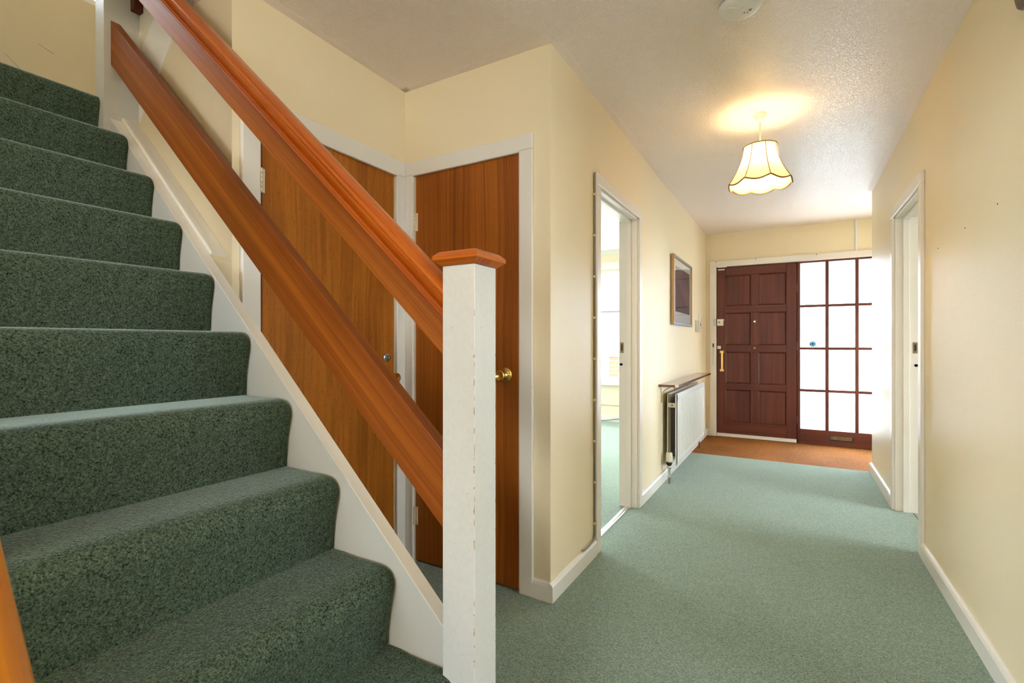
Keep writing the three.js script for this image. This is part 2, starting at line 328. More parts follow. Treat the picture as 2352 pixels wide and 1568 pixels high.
// room behind the camera
solo('wall_back', [box(-3.5, XR + T, 0, 0.9, 3.0, 3.1), box(-3.5, XR + T, 2.15, CEILING, 3.0, 3.1), box(-3.5, -1.6, 0.9, 2.15, 3.0, 3.1), box(0.2, XR + T, 0.9, 2.15, 3.0, 3.1), box(-3.5, -3.4, 0, CEILING, 0.06, 3.0)], wallMat, [-1.4, 0, 3], 'cream walls of the room behind the camera', 'wall', ST);
{
  const w = thing('window_4', [-0.7, 0.9, 3.05], 'wide garden window in the room behind the camera', 'window', ST);
  part('window_frame', [box(-1.6, 0.2, 0.9, 0.96, 3.02, 3.08), box(-1.6, 0.2, 2.09, 2.15, 3.02, 3.08), box(-1.6, -1.54, 0.96, 2.09, 3.02, 3.08), box(0.14, 0.2, 0.96, 2.09, 3.02, 3.08), box(-0.73, -0.67, 0.96, 2.09, 3.02, 3.08)], white, w);
  part('pane', [box(-1.54, -0.73, 0.96, 2.09, 3.048, 3.052)], clearGlass, w);
  part('pane', [box(-0.67, 0.14, 0.96, 2.09, 3.048, 3.052)], clearGlass, w);
}
{ // globe lamp of the room behind the camera
  const L = thing('globe_lamp', [-0.5, 2.16, 1.1], 'warm glass globe lamp on the ceiling of the room behind the camera', 'lamp');
  part('lamp_base', [lathe([[0, 0], [0.06, 0], [0.06, -0.03], [0.045, -0.05], [0.045, -0.075], [0, -0.075]], [-0.5, CEILING, 1.1], 'y', 32)], plasticWhite, L);
  part('globe_bulb', [new THREE.SphereGeometry(0.1, 32, 20).translate(-0.5, 2.24, 1.1)], P({ color: lin(0.9, 0.85, 0.75), emissive: lin(1, 0.78, 0.5), emissiveIntensity: 4, roughness: 0.5 }), L);
  const pl = new THREE.PointLight(lin(1, 0.78, 0.5), BACK_POWER, 0, 2);
  pl.name = 'globe_light'; pl.position.set(0, 0.08, 0); pl.castShadow = true; pl.shadow.radius = 4.5;
  L.add(pl);
}

// bright room on the left
const ZW = -6.6, WL = { x0: -4.2, x1: -1.35, y0: 0.56, y1: 2.15 };
solo('wall_living_window', [box(-4.7, -1.2, 0, WL.y0 - 0.03, ZW - 0.25, ZW), box(-4.7, -1.2, WL.y1, CEILING, ZW - 0.25, ZW), box(-4.7, WL.x0, WL.y0 - 0.03, WL.y1, ZW - 0.25, ZW), box(WL.x1, -1.2, WL.y0 - 0.03, WL.y1, ZW - 0.25, ZW)], livingWallMat, [-2.9, 0, ZW], 'pale yellow wall under the big window of the left room', 'wall', ST);
solo('wall_living', [box(-4.7, -4.6, 0, 0.3, ZW, -2.09), box(-4.7, -4.6, 2.15, CEILING, ZW, -2.09), box(-4.7, -4.6, 0.3, 2.15, ZW, -5.7), box(-4.7, -4.6, 0.3, 2.15, -3.9, -2.09), box(-4.7, -2.5, 0, CEILING, -2.09, -2.0), box(-1.2, XL - T, 0, CEILING, ZW - 0.25, ZF)], livingWallMat, [-4.6, 0, -4.3], 'pale walls of the bright room on the left', 'wall', ST);
solo('ceiling_living', [box(-4.7, XL - T, CEILING, CEILING + 0.1, ZW - 0.25, ZC - T)], livingCeil, [-2.8, CEILING, -4.3], 'white ceiling of the bright room through the left doorway', 'ceiling', ST);
solo('trim_3', [sweep([[0, 0], [0.055, 0], [0.055, -0.012], [0.038, -0.018], [0.018, -0.038], [0.012, -0.055], [0, -0.055]], [-4.6, CEILING, ZW], [XL - T, CEILING, ZW], [0, 0, 1], [0, 1, 0])], white, [-2.8, CEILING, ZW], 'white coving along the ceiling above the window of the left room', 'moulding', ST);
solo('baseboard_living', [box(-4.6, -1.2, 0, 0.09, ZW, ZW + 0.018, 0.004, 'x')], white, [-2.9, 0, ZW], 'white skirting board under the window of the left room', 'baseboard', ST);
solo('wall_panel', [box(-3.6, -1.6, 0.232, 0.262, ZW, ZW + 0.022, 0.006, 'x')], livingWallMat, [-2.6, 0.23, ZW], 'thin horizontal pipe casing on the wall under the left room window', 'trim', ST);
{
  const w = thing('window_2', [-2.8, WL.y0, ZW - 0.1], 'big bright window of the room through the left doorway', 'window', ST);
  part('window_sill', [box(WL.x0 - 0.05, WL.x1 + 0.05, WL.y0 - 0.045, WL.y0, ZW - 0.2, ZW + 0.09, 0.008, 'x')], white, w);
  part('window_head', [box(WL.x0 - 0.05, WL.x1 + 0.05, 2.15, 2.235, ZW, ZW + 0.03, 0.004, 'x')], white, w);
  part('window_frame', [box(WL.x0, WL.x1, WL.y0, WL.y0 + 0.06, ZW - 0.14, ZW - 0.08), box(WL.x0, WL.x1, WL.y1 - 0.05, WL.y1, ZW - 0.14, ZW - 0.08), box(WL.x0, WL.x0 + 0.06, WL.y0, WL.y1, ZW - 0.14, ZW - 0.08), box(WL.x1 - 0.06, WL.x1, WL.y0, WL.y1, ZW - 0.14, ZW - 0.08), box(-3.3, -3.24, WL.y0, WL.y1, ZW - 0.14, ZW - 0.08), box(-2.0, -1.94, WL.y0, WL.y1, ZW - 0.14, ZW - 0.08)], white, w);
  part('pane', [box(WL.x0 + 0.06, -3.3, WL.y0 + 0.06, WL.y1 - 0.05, ZW - 0.112, ZW - 0.108)], clearGlass, w);
  part('pane', [box(-3.24, -2.0, WL.y0 + 0.06, WL.y1 - 0.05, ZW - 0.112, ZW - 0.108)], clearGlass, w);
  part('pane', [box(-1.94, WL.x1 - 0.06, WL.y0 + 0.06, WL.y1 - 0.05, ZW - 0.112, ZW - 0.108)], clearGlass, w);
}
{
  const w = thing('window_6', [-4.65, 0.3, -4.8], 'side window of the bright left room', 'window', ST);
  part('window_frame', [box(-4.68, -4.62, 0.3, 0.36, -5.7, -3.9), box(-4.68, -4.62, 2.09, 2.15, -5.7, -3.9), box(-4.68, -4.62, 0.36, 2.09, -5.7, -5.64), box(-4.68, -4.62, 0.36, 2.09, -3.96, -3.9), box(-4.68, -4.62, 0.36, 2.09, -4.83, -4.77)], white, w);
  part('pane', [box(-4.652, -4.648, 0.36, 2.09, -5.64, -4.83)], clearGlass, w);
  part('pane', [box(-4.652, -4.648, 0.36, 2.09, -4.77, -3.96)], clearGlass, w);
}
solo('floor_cable', [tube([[-2.9, 0.006, -6.52], [-2.6, 0.006, -6.5], [-2.4, 0.01, -6.55], [-2.25, 0.02, -6.56], [-2.1, 0.05, -6.57], [-1.9, 0.06, -6.572]], 0.0035)], black, [-2.4, 0, -6.55], 'thin dark cable lying along the skirting of the left room', 'cable');

// room on the right
solo('wall_right_room', [box(3.6, 3.7, 0, 0.6, -5.1, -1.7), box(3.6, 3.7, 2.1, CEILING, -5.1, -1.7), box(3.6, 3.7, 0.6, 2.1, -5.1, -4.4), box(3.6, 3.7, 0.6, 2.1, -2.4, -1.7), box(XE, 3.7, 0, CEILING, -5.1375, -5.0), box(XR + T, 3.7, 0, CEILING, -1.8, -1.7)], wallMat, [3, 0, -3.4], 'cream walls of the room on the right', 'wall', ST);
solo('ceiling_right_room', [box(XR + T, 3.7, CEILING, CEILING + 0.1, -5.03, -1.7)], livingCeil, [2.1, CEILING, -3.4], 'white ceiling of the room on the right', 'ceiling', ST);
{
  const w = thing('window_5', [3.65, 0.6, -3.4], 'window of the room through the right doorway', 'window', ST);
  part('window_frame', [box(3.62, 3.68, 0.6, 0.66, -4.4, -2.4), box(3.62, 3.68, 2.04, 2.1, -4.4, -2.4), box(3.62, 3.68, 0.66, 2.04, -4.4, -4.34), box(3.62, 3.68, 0.66, 2.04, -2.46, -2.4)], white, w);
  part('pane', [box(3.648, 3.652, 0.66, 2.04, -4.34, -2.46)], clearGlass, w);
}

// kitchen behind the right-hand wall, beside the camera
solo('wall_kitchen', [box(2.9, 3.0, 0, 0.9, -1.7, 1.5), box(2.9, 3.0, 2.25, CEILING, -1.7, 1.5), box(2.9, 3.0, 0.9, 2.25, -0.55, 1.5), box(2.9, 3.0, 0.9, 2.25, -1.7, -1.62), box(XR + T, 3.0, 0, CEILING, 1.4, 1.5)], livingWallMat, [2.9, 0, 0], 'pale walls of the kitchen to the right of the camera', 'wall', ST);
solo('ceiling_kitchen', [box(XR + T, 3.0, CEILING, CEILING + 0.1, -1.75, 1.5)], livingCeil, [1.8, CEILING, 0], 'white ceiling of the kitchen to the right of the camera', 'ceiling', ST);
solo('floor_kitchen', [box(XR, 2.9, -0.012, 0, -1.7, 1.4)], livingWallMat, [1.8, 0, 0], 'pale floor of the kitchen to the right of the camera', 'floor', ST);
{
  const w = thing('window_7', [2.95, 0.9, -1.09], 'kitchen window to the right of the camera', 'window', ST);
  part('window_frame', [box(2.92, 2.98, 0.9, 0.95, -1.62, -0.55), box(2.92, 2.98, 2.2, 2.25, -1.62, -0.55), box(2.92, 2.98, 0.95, 2.2, -1.62, -1.57), box(2.92, 2.98, 0.95, 2.2, -0.60, -0.55)], white, w);
  part('pane', [box(2.948, 2.952, 0.95, 2.2, -1.57, -0.60)], clearGlass, w);
}

// skirting boards
const SK = [[0, 0], [0.018, 0], [0.018, 0.066], [0.013, 0.076], [0.004, 0.082], [0, 0.082]];
solo('baseboard_left', [
  sweep(SK, [XL, 0, -3.309], [XL, 0, -6.215], [1, 0, 0], [0, 1, 0]), sweep(SK, [XL, 0, ZC + 0.018], [XL, 0, -2.422], [1, 0, 0], [0, 1, 0]),
  sweep(SK, [-0.98, 0, ZC], [XL, 0, ZC], [0, 0, 1], [0, 1, 0]),
], white, [XL, 0, -4], 'white skirting board along the left hall wall and round its outer corner', 'baseboard', ST);
solo('baseboard_right', [
  sweep(SK, [XR, 0, -3.226], [XR, 0, -1.68], [-1, 0, 0], [0, 1, 0]), sweep(SK, [XR, 0, -0.60], [XR, 0, 3.0], [-1, 0, 0], [0, 1, 0]), sweep(SK, [XR, 0, -4.122], [XR, 0, ZRE - 0.018], [-1, 0, 0], [0, 1, 0]),
  sweep(SK, [XR, 0, ZRE], [XE, 0, ZRE], [0, 0, -1], [0, 1, 0]),
], white, [XR, 0, -2], 'white skirting board along the right hall wall', 'baseboard', ST);
solo('baseboard_front', [sweep(SK, [XL + 0.018, 0, ZF], [-0.851, 0, ZF], [0, 0, 1], [0, 1, 0])], white, [-0.87, 0, ZF], 'short stub of white skirting between the hall corner and the front door frame', 'baseboard', ST);

// ------------------------------------------------------------------ door frames
function architraveX(face, dirx, z0, z1, top, w, t) {     // around an opening in a wall whose face is x = face; dirx points out of the wall
  const x0 = face, x1 = face + dirx * t;
  return [box(x0, x1, 0, top, z1, z1 + w, 0.004), box(x0, x1, 0, top, z0 - w, z0, 0.004), box(x0, x1, top, top + w, z0 - w, z1 + w, 0.004, 'z')];
}
function doorway(name, label, face, dirx, z0, z1, top, strikeSide) {
  const t = thing(name, [face, 0, (z0 + z1) / 2], label, 'door frame', ST);
  part('architrave', architraveX(face, dirx, z0, z1, top, 0.062, 0.018), frameWhite, t);
  const b = face - dirx * (T + 0.012);                    // back of the lining
  const f = face + dirx * 0.002, l = 0.012, s = 0.013;
  part('lining', [box(f, b, 0, top, z0, z0 + l, 0.002), box(f, b, 0, top, z1 - l, z1, 0.002), box(f, b, top - l, top, z0, z1, 0.002, 'z')], frameWhite, t);
  const m0 = face - dirx * 0.038, m1 = face - dirx * 0.072;  // door stop
  part('door_stop', [box(m0, m1, 0, top - l, z0 + l, z0 + l + s, 0.002), box(m0, m1, 0, top - l, z1 - l - s, z1 - l, 0.002), box(m0, m1, top - l - s, top - l, z0 + l, z1 - l, 0.002, 'z')], frameWhite, t);
  const xs = b + dirx * 0.020, zs = strikeSide + l;
  const sp = part('strike_plate', [box(xs - 0.012, xs + 0.012, 1.040, 1.112, zs, zs + 0.002, 0.0008)], bronze, t, 'bronze latch strike plate');
  part('latch_hole', [box(xs - 0.005, xs + 0.005, 1.055, 1.098, zs + 0.0015, zs + 0.0026)], black, sp);
  part('keyhole', [lathe([[0, 0.002], [0.009, 0.002], [0.009, 0]], [xs - dirx * 0.004, 0.962, zs], 'z', 16), box(xs - 0.004 - 0.012 * (dirx > 0 ? 1 : 0), xs + 0.004 + 0.012 * (dirx > 0 ? 0 : 1), 0.957, 0.967, zs, zs + 0.002)], black, t);
  part('architrave_far', architraveX(face - dirx * T, -dirx, z0, z1, top, 0.062, 0.012), frameWhite, t);
  return t;
}
doorway('trim_4', 'white frame of the open doorway on the left into the bright room', XL, 1, DL.z0, DL.z1, DL.top, DL.z0);
doorway('trim_5', 'white frame of the open doorway in the right hall wall', XR, -1, DR.z0, DR.z1, DR.top, DR.z0);
solo('threshold_strip', [sweep([[-0.016, 0], [0.016, 0], [0.013, 0.005], [0.004, 0.0075], [-0.004, 0.0075], [-0.013, 0.005]], [-0.965, 0, DL.z0 + 0.014], [-0.965, 0, DL.z1 - 0.014], [1, 0, 0], [0, 1, 0])], alu, [-0.965, 0, -2.86], 'shiny metal carpet strip across the left doorway floor', 'threshold');

// cable clipped to the near edge of the left door frame
{
  const t = thing('clipped_cable', [XL, 0, -2.41], 'grey cable clipped up the near edge of the left door frame', 'cable');
  const z = -2.4165, x = XL + 0.006;
  part('wire', [straight([x, 0.095, z], [x, 2.0, z], 0.0042), tube([[x, 0.12, z], [x, 0.10, z + 0.004], [x + 0.006, 0.090, z + 0.03], [x + 0.008, 0.088, z + 0.10], [x + 0.008, 0.088, z + 0.16], [x + 0.004, 0.092, z + 0.185]], 0.0042)], P({ color: lin(0.24, 0.21, 0.17), roughness: 0.6 }), t);
  for (let i = 0; i < 9; i++) part('clip', [box(XL, x + 0.006, 0.16 + i * 0.215, 0.172 + i * 0.215, z - 0.002, z + 0.008, 0.002)], plasticCream, t);
}

// ------------------------------------------------------------------ cupboard doors
function hinge(at, axis, parent, mat = creamPaint) {      // knuckles of a butt hinge, height 0.09
  const [x, y, z] = at, g = [];
  for (let i = 0; i < 5; i++) g.push(lathe([[0, 0.0005], [0.0055, 0.0005], [0.0062, 0.0015], [0.0062, 0.0165], [0.0055, 0.0175], [0, 0.0175]], [x, y - 0.045 + i * 0.018, z], 'y', 14));
  g.push(axis === 'x' ? box(x - 0.011, x - 0.003, y - 0.045, y + 0.045, z - 0.018, z + 0.018, 0.0006) : box(x - 0.018, x + 0.018, y - 0.045, y + 0.045, z - 0.011, z - 0.003, 0.0006));
  return part('hinge', g, mat, parent);
}
function doorKnob(at, axis, parent) {                     // brass knob on a round rose; axis points out of the door
  const k = part('door_knob', [lathe([[0, 0.0], [0.033, 0.0], [0.033, 0.003], [0.029, 0.006], [0.016, 0.008], [0.0145, 0.014], [0.0185, 0.017], [0.0185, 0.021], [0.012, 0.026], [0.0105, 0.034], [0.014, 0.039], [0.0215, 0.043], [0.0255, 0.049], [0.0255, 0.056], [0.0225, 0.060], [0.018, 0.0595], [0.008, 0.0555], [0, 0.055]], at, axis, 48)], brass, parent, 'polished brass door knob');
  const [x, y, z] = at, screws = [];
  for (const a of [0.35, 2.2, 4.4]) {
    const du = 0.0245 * Math.cos(a), dv = 0.0245 * Math.sin(a);
    screws.push(axis === 'x' ? lathe([[0, 0.0012], [0.004, 0.0012], [0.004, 0]], [x + 0.0065, y + dv, z + du], 'x', 12) : lathe([[0, 0.0012], [0.004, 0.0012], [0.004, 0]], [x + du, y + dv, z + 0.0065], 'z', 12));
  }
  part('screw', screws, bronze, k);
  return k;
}
{ // wide door in the wall x = XA
  const f = thing('trim_6', [XA, 0, -1.45], 'white frame around the wide cupboard door behind the handrail', 'door frame', ST);
  const t = 0.018;
  part('architrave', [box(XA, XA + t, 0, 1.952, -1.096, -1.028, 0.004), box(XA, XA + t, 0, 1.952, ZC, -1.817, 0.004), box(XA, XA + t, 1.952, 2.028, ZC, -1.028, 0.004, 'z')], white, f);
  part('edge_bead', [box(XA + 0.004, XA + t + 0.003, 0, 1.952, -1.824, -1.815, 0.003), box(XA + 0.004, XA + t + 0.003, 1.944, 1.953, -1.824, -1.094, 0.003, 'z'), box(XA - 0.02, XA + t - 0.002, 0, 1.952, -1.0985, -1.0945, 0.001)], white, f);
  const d = thing('door_1', [XA, 0, -1.1], 'wide flush orange brown veneered cupboard door seen behind the sloping rails', 'door', ST);
  part('door_leaf', [box(XA - 0.036, XA + 0.002, 0.010, 1.9475, -1.809, -1.112, 0.002, 'y', [0.13, 0.2])], doorVeneerA, d);
  part('edge_lipping', [box(XA - 0.036, XA + 0.0005, 0.010, 1.9475, -1.1115, -1.1035, 0.001)], mahogany, d);
  part('gap_shadow', [box(XA - 0.06, XA - 0.04, 0, 1.95, -1.813, -1.095)], black, d);
  hinge([XA + 0.013, 1.718, -1.101], 'x', d); hinge([XA + 0.013, 0.24, -1.101], 'x', d);
  const l = part('thumb_turn', [lathe([[0, 0], [0.024, 0], [0.024, 0.005], [0.021, 0.009], [0.010, 0.0095], [0, 0.0095]], [XA + 0.002, 1.037, -1.757], 'x', 40)], steel, d, 'round steel lock rose with a thumb turn');
  part('turn_knob', [lathe([[0, 0], [0.010, 0], [0.0105, 0.012], [0.009, 0.016], [0, 0.0165]], [XA + 0.0112, 1.037, -1.757], 'x', 24)], bronze, l);
  part('vacant_marker', [box(XA + 0.0105, XA + 0.0118, 1.0195, 1.0245, -1.764, -1.750, 0.0005)], P({ color: lin(0.01, 0.14, 0.03), roughness: 0.5 }), l, 'small green vacant marker');
  doorKnob([XA + 0.002, 0.938, -1.772], 'x', d);
}
{ // narrow door in the wall z = ZC
  const f = thing('trim_7', [-1.35, 0, ZC], 'white frame around the narrow cupboard door behind the newel post', 'door frame', ST);
  const t = 0.018;
  part('architrave', [box(XA + 0.0185, -1.662, 0, 1.958, ZC, ZC + t, 0.004), box(-1.043, -0.980, 0, 1.958, ZC, ZC + t, 0.004), box(XA + 0.0185, -0.980, 1.958, 2.026, ZC, ZC + t, 0.004, 'x')], white, f);
  part('edge_bead', [box(-1.668, -1.659, 0, 1.958, ZC + 0.004, ZC + t + 0.003, 0.003), box(-1.048, -1.0435, 0, 1.958, ZC - 0.01, ZC + t - 0.002, 0.002), box(-1.668, -1.043, 1.951, 1.960, ZC + 0.004, ZC + t + 0.003, 0.003, 'x')], white, f);
  const d = thing('door_2', [-1.35, 0, ZC], 'narrow flush brown veneered cupboard door with a brass knob behind the newel post', 'door', ST);
  part('door_leaf', [box(-1.653, -1.053, 0.010, 1.9545, ZC - 0.036, ZC + 0.002, 0.002, 'y', [0.31, 0.6])], doorVeneerB, d);
  part('edge_lipping', [box(-1.0528, -1.0500, 0.010, 1.9545, ZC - 0.036, ZC - 0.001, 0.001)], mahogany, d);
  part('gap_shadow', [box(-1.66, -1.044, 0, 1.957, ZC - 0.06, ZC - 0.04)], black, d);
  hinge([-1.6575, 1.72, ZC + 0.010], 'z', d); hinge([-1.6575, 0.235, ZC + 0.010], 'z', d);
  doorKnob([-1.122, 0.965, ZC + 0.002], 'z', d);
}

// ------------------------------------------------------------------ staircase
const RISE = 0.1955, GOING = 0.1992, SX = -0.8692, SY = 0.3626, ZS = -0.896;
const stairs = thing('staircase', [-0.6, 0, -0.42], 'closed staircase carpeted in dark green rising to the left', 'staircase');
function stepGeometry(x, y, rise, going) {
  const prof = [[0.001, 0], [0.003, 0.03], [0.009, 0.075], [0.017, 0.115], [0.0235, 0.140], [0.0255, 0.153], [0.0235, 0.167], [0.017, 0.180], [0.006, 0.1895], [-0.008, 0.1945], [-0.026, 0.1965], [-0.05, 0.1965], [-0.10, 0.1962], [-0.16, 0.1958], [-going, 0.1955]].map(([a, b]) => [a, b * rise / 0.1955]);
  const zs = [0.0575, -0.2, -0.5, -0.8, ZS + 0.020, ZS + 0.012, ZS + 0.006, ZS + 0.002, ZS + 0.0005], R = 0.02;
  const n = prof.length, s = [0];
  for (let i = 1; i < n; i++) s.push(s[i - 1] + Math.hypot(prof[i][0] - prof[i - 1][0], prof[i][1] - prof[i - 1][1]));
  const nor = prof.map((_, i) => { const a = prof[Math.max(0, i - 1)], b = prof[Math.min(n - 1, i + 1)], dx = b[0] - a[0], dy = b[1] - a[1], l = Math.hypot(dx, dy); return [dy / l, -dx / l]; });
  const pos = [], uv = [], idx = [];
  for (const z of zs) {
    const t = clamp((ZS + R - z) / R), d = (1 - Math.sqrt(Math.max(0, 1 - t * t))) * 0.013;
    for (let i = 0; i < n; i++) { const k = i > n - 3 ? 0.25 : i < 2 ? 0.5 : 1; pos.push(x + prof[i][0] - nor[i][0] * d * k, y + prof[i][1] - nor[i][1] * d * k, z); uv.push(z, s[i] + y * 3.1); }
  }
  for (let j = 0; j < zs.length - 1; j++) for (let i = 0; i < n - 1; i++) { const a = j * n + i, b = a + n; idx.push(a, a + 1, b, a + 1, b + 1, b); }
  const g = new THREE.BufferGeometry();
  g.setAttribute('position', new THREE.Float32BufferAttribute(pos, 3)); g.setAttribute('uv', new THREE.Float32BufferAttribute(uv, 2)); g.setIndex(idx);
  g.computeVertexNormals();
  const nrm = g.attributes.normal; let flip = nrm.getY(n * 2 + n - 2) < 0;
  if (flip) { for (let i = 0; i < idx.length; i += 3) [idx[i + 1], idx[i + 2]] = [idx[i + 2], idx[i + 1]]; g.setIndex(idx); g.computeVertexNormals(); }
  return g;
}
for (let i = -2; i <= 8; i++) {
  const low = i === -2, y = low ? 0 : SY + RISE * i, rise = low ? SY - RISE : RISE;
  part('step', [stepGeometry(SX - GOING * i, y, rise, i === 8 ? 0.03 : GOING)], stairCarpet, stairs);
}
{
  const top = (x) => 0.451 + (-0.701 - x) * 0.922;        // upper edge of the string
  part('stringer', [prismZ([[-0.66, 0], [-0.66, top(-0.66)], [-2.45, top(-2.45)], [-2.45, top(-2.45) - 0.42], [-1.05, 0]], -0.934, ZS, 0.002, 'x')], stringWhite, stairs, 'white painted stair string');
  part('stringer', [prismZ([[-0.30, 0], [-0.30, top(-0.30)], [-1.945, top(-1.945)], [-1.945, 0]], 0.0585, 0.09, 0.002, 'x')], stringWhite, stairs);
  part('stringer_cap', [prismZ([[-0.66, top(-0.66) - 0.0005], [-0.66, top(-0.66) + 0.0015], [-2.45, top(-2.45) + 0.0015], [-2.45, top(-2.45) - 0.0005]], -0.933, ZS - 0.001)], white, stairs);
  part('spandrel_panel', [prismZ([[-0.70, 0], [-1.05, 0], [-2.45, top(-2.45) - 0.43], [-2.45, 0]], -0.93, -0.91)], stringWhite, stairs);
}

function newelTexture() {
  const w = 256, h = 2048;
  const chips = [];
  for (let i = 0; i < 64; i++) chips.push([1, 0.07 + rnd() * 0.88, 0.0015 + 0.008 * rnd() * rnd() * 1.6, 0.006 + 0.024 * rnd()]);
  const specks = [];
  for (let i = 0; i < 9; i++) specks.push([0.08 + 0.8 * rnd(), rnd(), 0.0008 + 0.0009 * rnd()]);
  return colorTex(w, h, (u, v) => {
    const y = 1 - v; let k = 0;
    for (const [side, cy, len, wd] of chips) {
      const du = side ? 1 - u : u, dy = Math.abs(y - cy) / len;
      if (dy < 1.2 && du < wd * (1 - dy * dy) * (0.55 + 0.9 * vnoise(u * 80, y * 700, 80, 700, 81))) k = 1;
    }
    let c = [0.63, 0.62, 0.58];
    for (const [su, sv, r] of specks) if (Math.hypot((u - su) * 0.087, (v - sv) * 1.28) < r) c = [0.48, 0.41, 0.28];
    return k ? [0.30, 0.155, 0.065] : c.map((q) => q * (0.97 + 0.05 * vnoise(u * 12, v * 160, 12, 160, 82)));
  });
}
const NX0 = -0.6822, NX1 = -0.595, NZ0 = -0.957, NZ1 = -0.870, NTOP = 1.283;
{
  const p = thing('newel_post', [(NX0 + NX1) / 2, 0, (NZ0 + NZ1) / 2], 'square white newel post with chipped corner paint and a brown wooden cap', 'newel post');
  const g = new RoundedBoxGeometry(NX1 - NX0, NTOP, NZ1 - NZ0, 2, 0.0018);
  g.translate((NX0 + NX1) / 2, NTOP / 2, (NZ0 + NZ1) / 2);
  part('post', [g], P({ map: newelTexture(), roughness: 0.38, bumpMap: (() => { const b = brushBump.clone(); b.repeat.set(0.3, 2.5); return b; })(), bumpScale: 0.0002 }), p);
  const rings = [[0.0450, 0], [0.0475, 0.0015], [0.0590, 0.0110], [0.0605, 0.0125], [0.0605, 0.0205], [0.0590, 0.0220], [0.0500, 0.0305], [0.0480, 0.0315], [0, 0.0335]];
  let c = new THREE.LatheGeometry(rings.map(([r, y]) => new THREE.Vector2(Math.max(r, 1e-5) * Math.SQRT2, y)), 4, Math.PI / 4).toNonIndexed();
  c.computeVertexNormals();
  c.translate((NX0 + NX1) / 2, NTOP, (NZ0 + NZ1) / 2);
  part('post_cap', [uvGrain(c, 'x')], pine, p, 'chamfered brown wooden cap');
}
{
  const p = thing('newel_post', [-2.443, 2.0, -0.93], 'white post at the top of the stairs where both rails end', 'newel post');
  part('post', [box(-2.482, -2.405, 1.80, 3.15, -1.0, -0.874, 0.002)], stringWhite, p);
}
// slanting rails between the two posts
const M = 0.914, ML = Math.hypot(1, M), RN = [M / ML, 1 / ML, 0];
function along(x0, y0, x) { return y0 + (x0 - x) * M; }
{ // handrail: moulded top on a deep board
  const h = thing('handrail', [-1.5, 1.8, -0.9135], 'glossy orange brown moulded handrail sloping down to the white newel post', 'handrail');
  const X1 = -0.6825, X0 = -2.4048, yb = (x) => 1.082 + (-0.701 - x) * M;
  const zc = -0.9135;
  part('rail_board', [sweep([[-0.0165, 0], [0.0165, 0], [0.0165, 0.072], [-0.0165, 0.072]], [X1, yb(X1), zc], [X0, yb(X0), zc], [0, 0, 1], [0, ML, 0], [0.05, 0.3])], railBoard, h);
  const half = [[0.0225, 0.066], [0.0290, 0.0675], [0.0318, 0.0705], [0.0312, 0.0745], [0.0275, 0.0785], [0.0255, 0.0815], [0.0100, 0.0835], [0.0045, 0.0880], [0.0040, 0.0960], [0.0070, 0.1020], [0.0180, 0.1035], [0.0280, 0.1050], [0.0332, 0.1085], [0.0345, 0.1130], [0.0328, 0.1180], [0.0280, 0.1230], [0.0205, 0.1270], [0.0115, 0.1300], [0, 0.1310]];
  const prof = [...half, ...half.slice(0, -1).reverse().map(([a, b]) => [-a, b])];
  const g = sweep(prof, [X1, yb(X1), zc], [X0, yb(X0), zc], [0, 0, 1], [0, ML, 0]);
  part('moulded_top', [g], pine, h, 'rounded and grooved top of the handrail');
}
{
  const X1 = -0.6825, X0 = -2.4048, yb = (x) => 0.680 + (-0.702 - x) * 0.9185;
  const h = thing('balustrade_board', [-1.5, 1.3, -0.9135], 'broad flat brown board running between handrail and stair string', 'rail');
  part('board', [prismZ([[X1, yb(X1)], [X1, yb(X1) + 0.178], [X0, yb(X0) + 0.1795], [X0, yb(X0)]], -0.931, -0.897, 0.002, 'x').applyMatrix4(new THREE.Matrix4())], railBoard, h);
  // grain along the slope
  const b = h.children[0].geometry, p = b.attributes.position, uv = b.attributes.uv;
  for (let i = 0; i < p.count; i++) { const x = p.getX(i), y = p.getY(i), z = p.getZ(i); uv.setXY(i, (x * 0.677 + y * 0.736) + z, (-x * 0.736 + y * 0.677)); }
}
solo('rail_drop', [box(-2.405, -2.372, 2.50, 2.80, -1.000, -0.965, 0.003)], mahogany, [-2.39, 2.5, -0.98], 'dark brown wooden block hanging beside the upper post, behind the handrail', 'block');
{ // rail on the near side of the stairs, at the lower left of the view
  const h = thing('handrail', [-0.3, 1.0, -0.08], 'bright orange wooden handrail close to the camera at lower left', 'handrail');
  const m = 1.19, l = Math.hypot(1, m), N = [m / l, 1 / l, 0], A = [-0.24, 0.752, -0.085], B = [-1.1, 0.752 + 0.86 * m, -0.085];
  const pr = [];
  for (let i = 0; i < 20; i++) { const a = i / 20 * Math.PI * 2, c = Math.cos(a), s = Math.sin(a); pr.push([0.024 * Math.sign(c) * Math.pow(Math.abs(c), 0.7), -0.024 + 0.026 * Math.sign(s) * Math.pow(Math.abs(s), 0.7)]); }
  part('rail', [sweep(pr, A, B, [0, 0, 1], N)], nearRailWood, h);
}

for (const [x, y0, y1, label] of [[-0.245, 0, 0.80, 'short square white post at the foot of the near handrail'], [-1.12, 0.5, 1.89, 'square white post at the upper end of the near handrail']]) {
  const p = thing('newel_post', [x, y0, -0.085], label, 'newel post');
  part('post', [box(x - 0.043, x + 0.043, y0, y1, -0.128, -0.042, 0.002)], white, p);
}

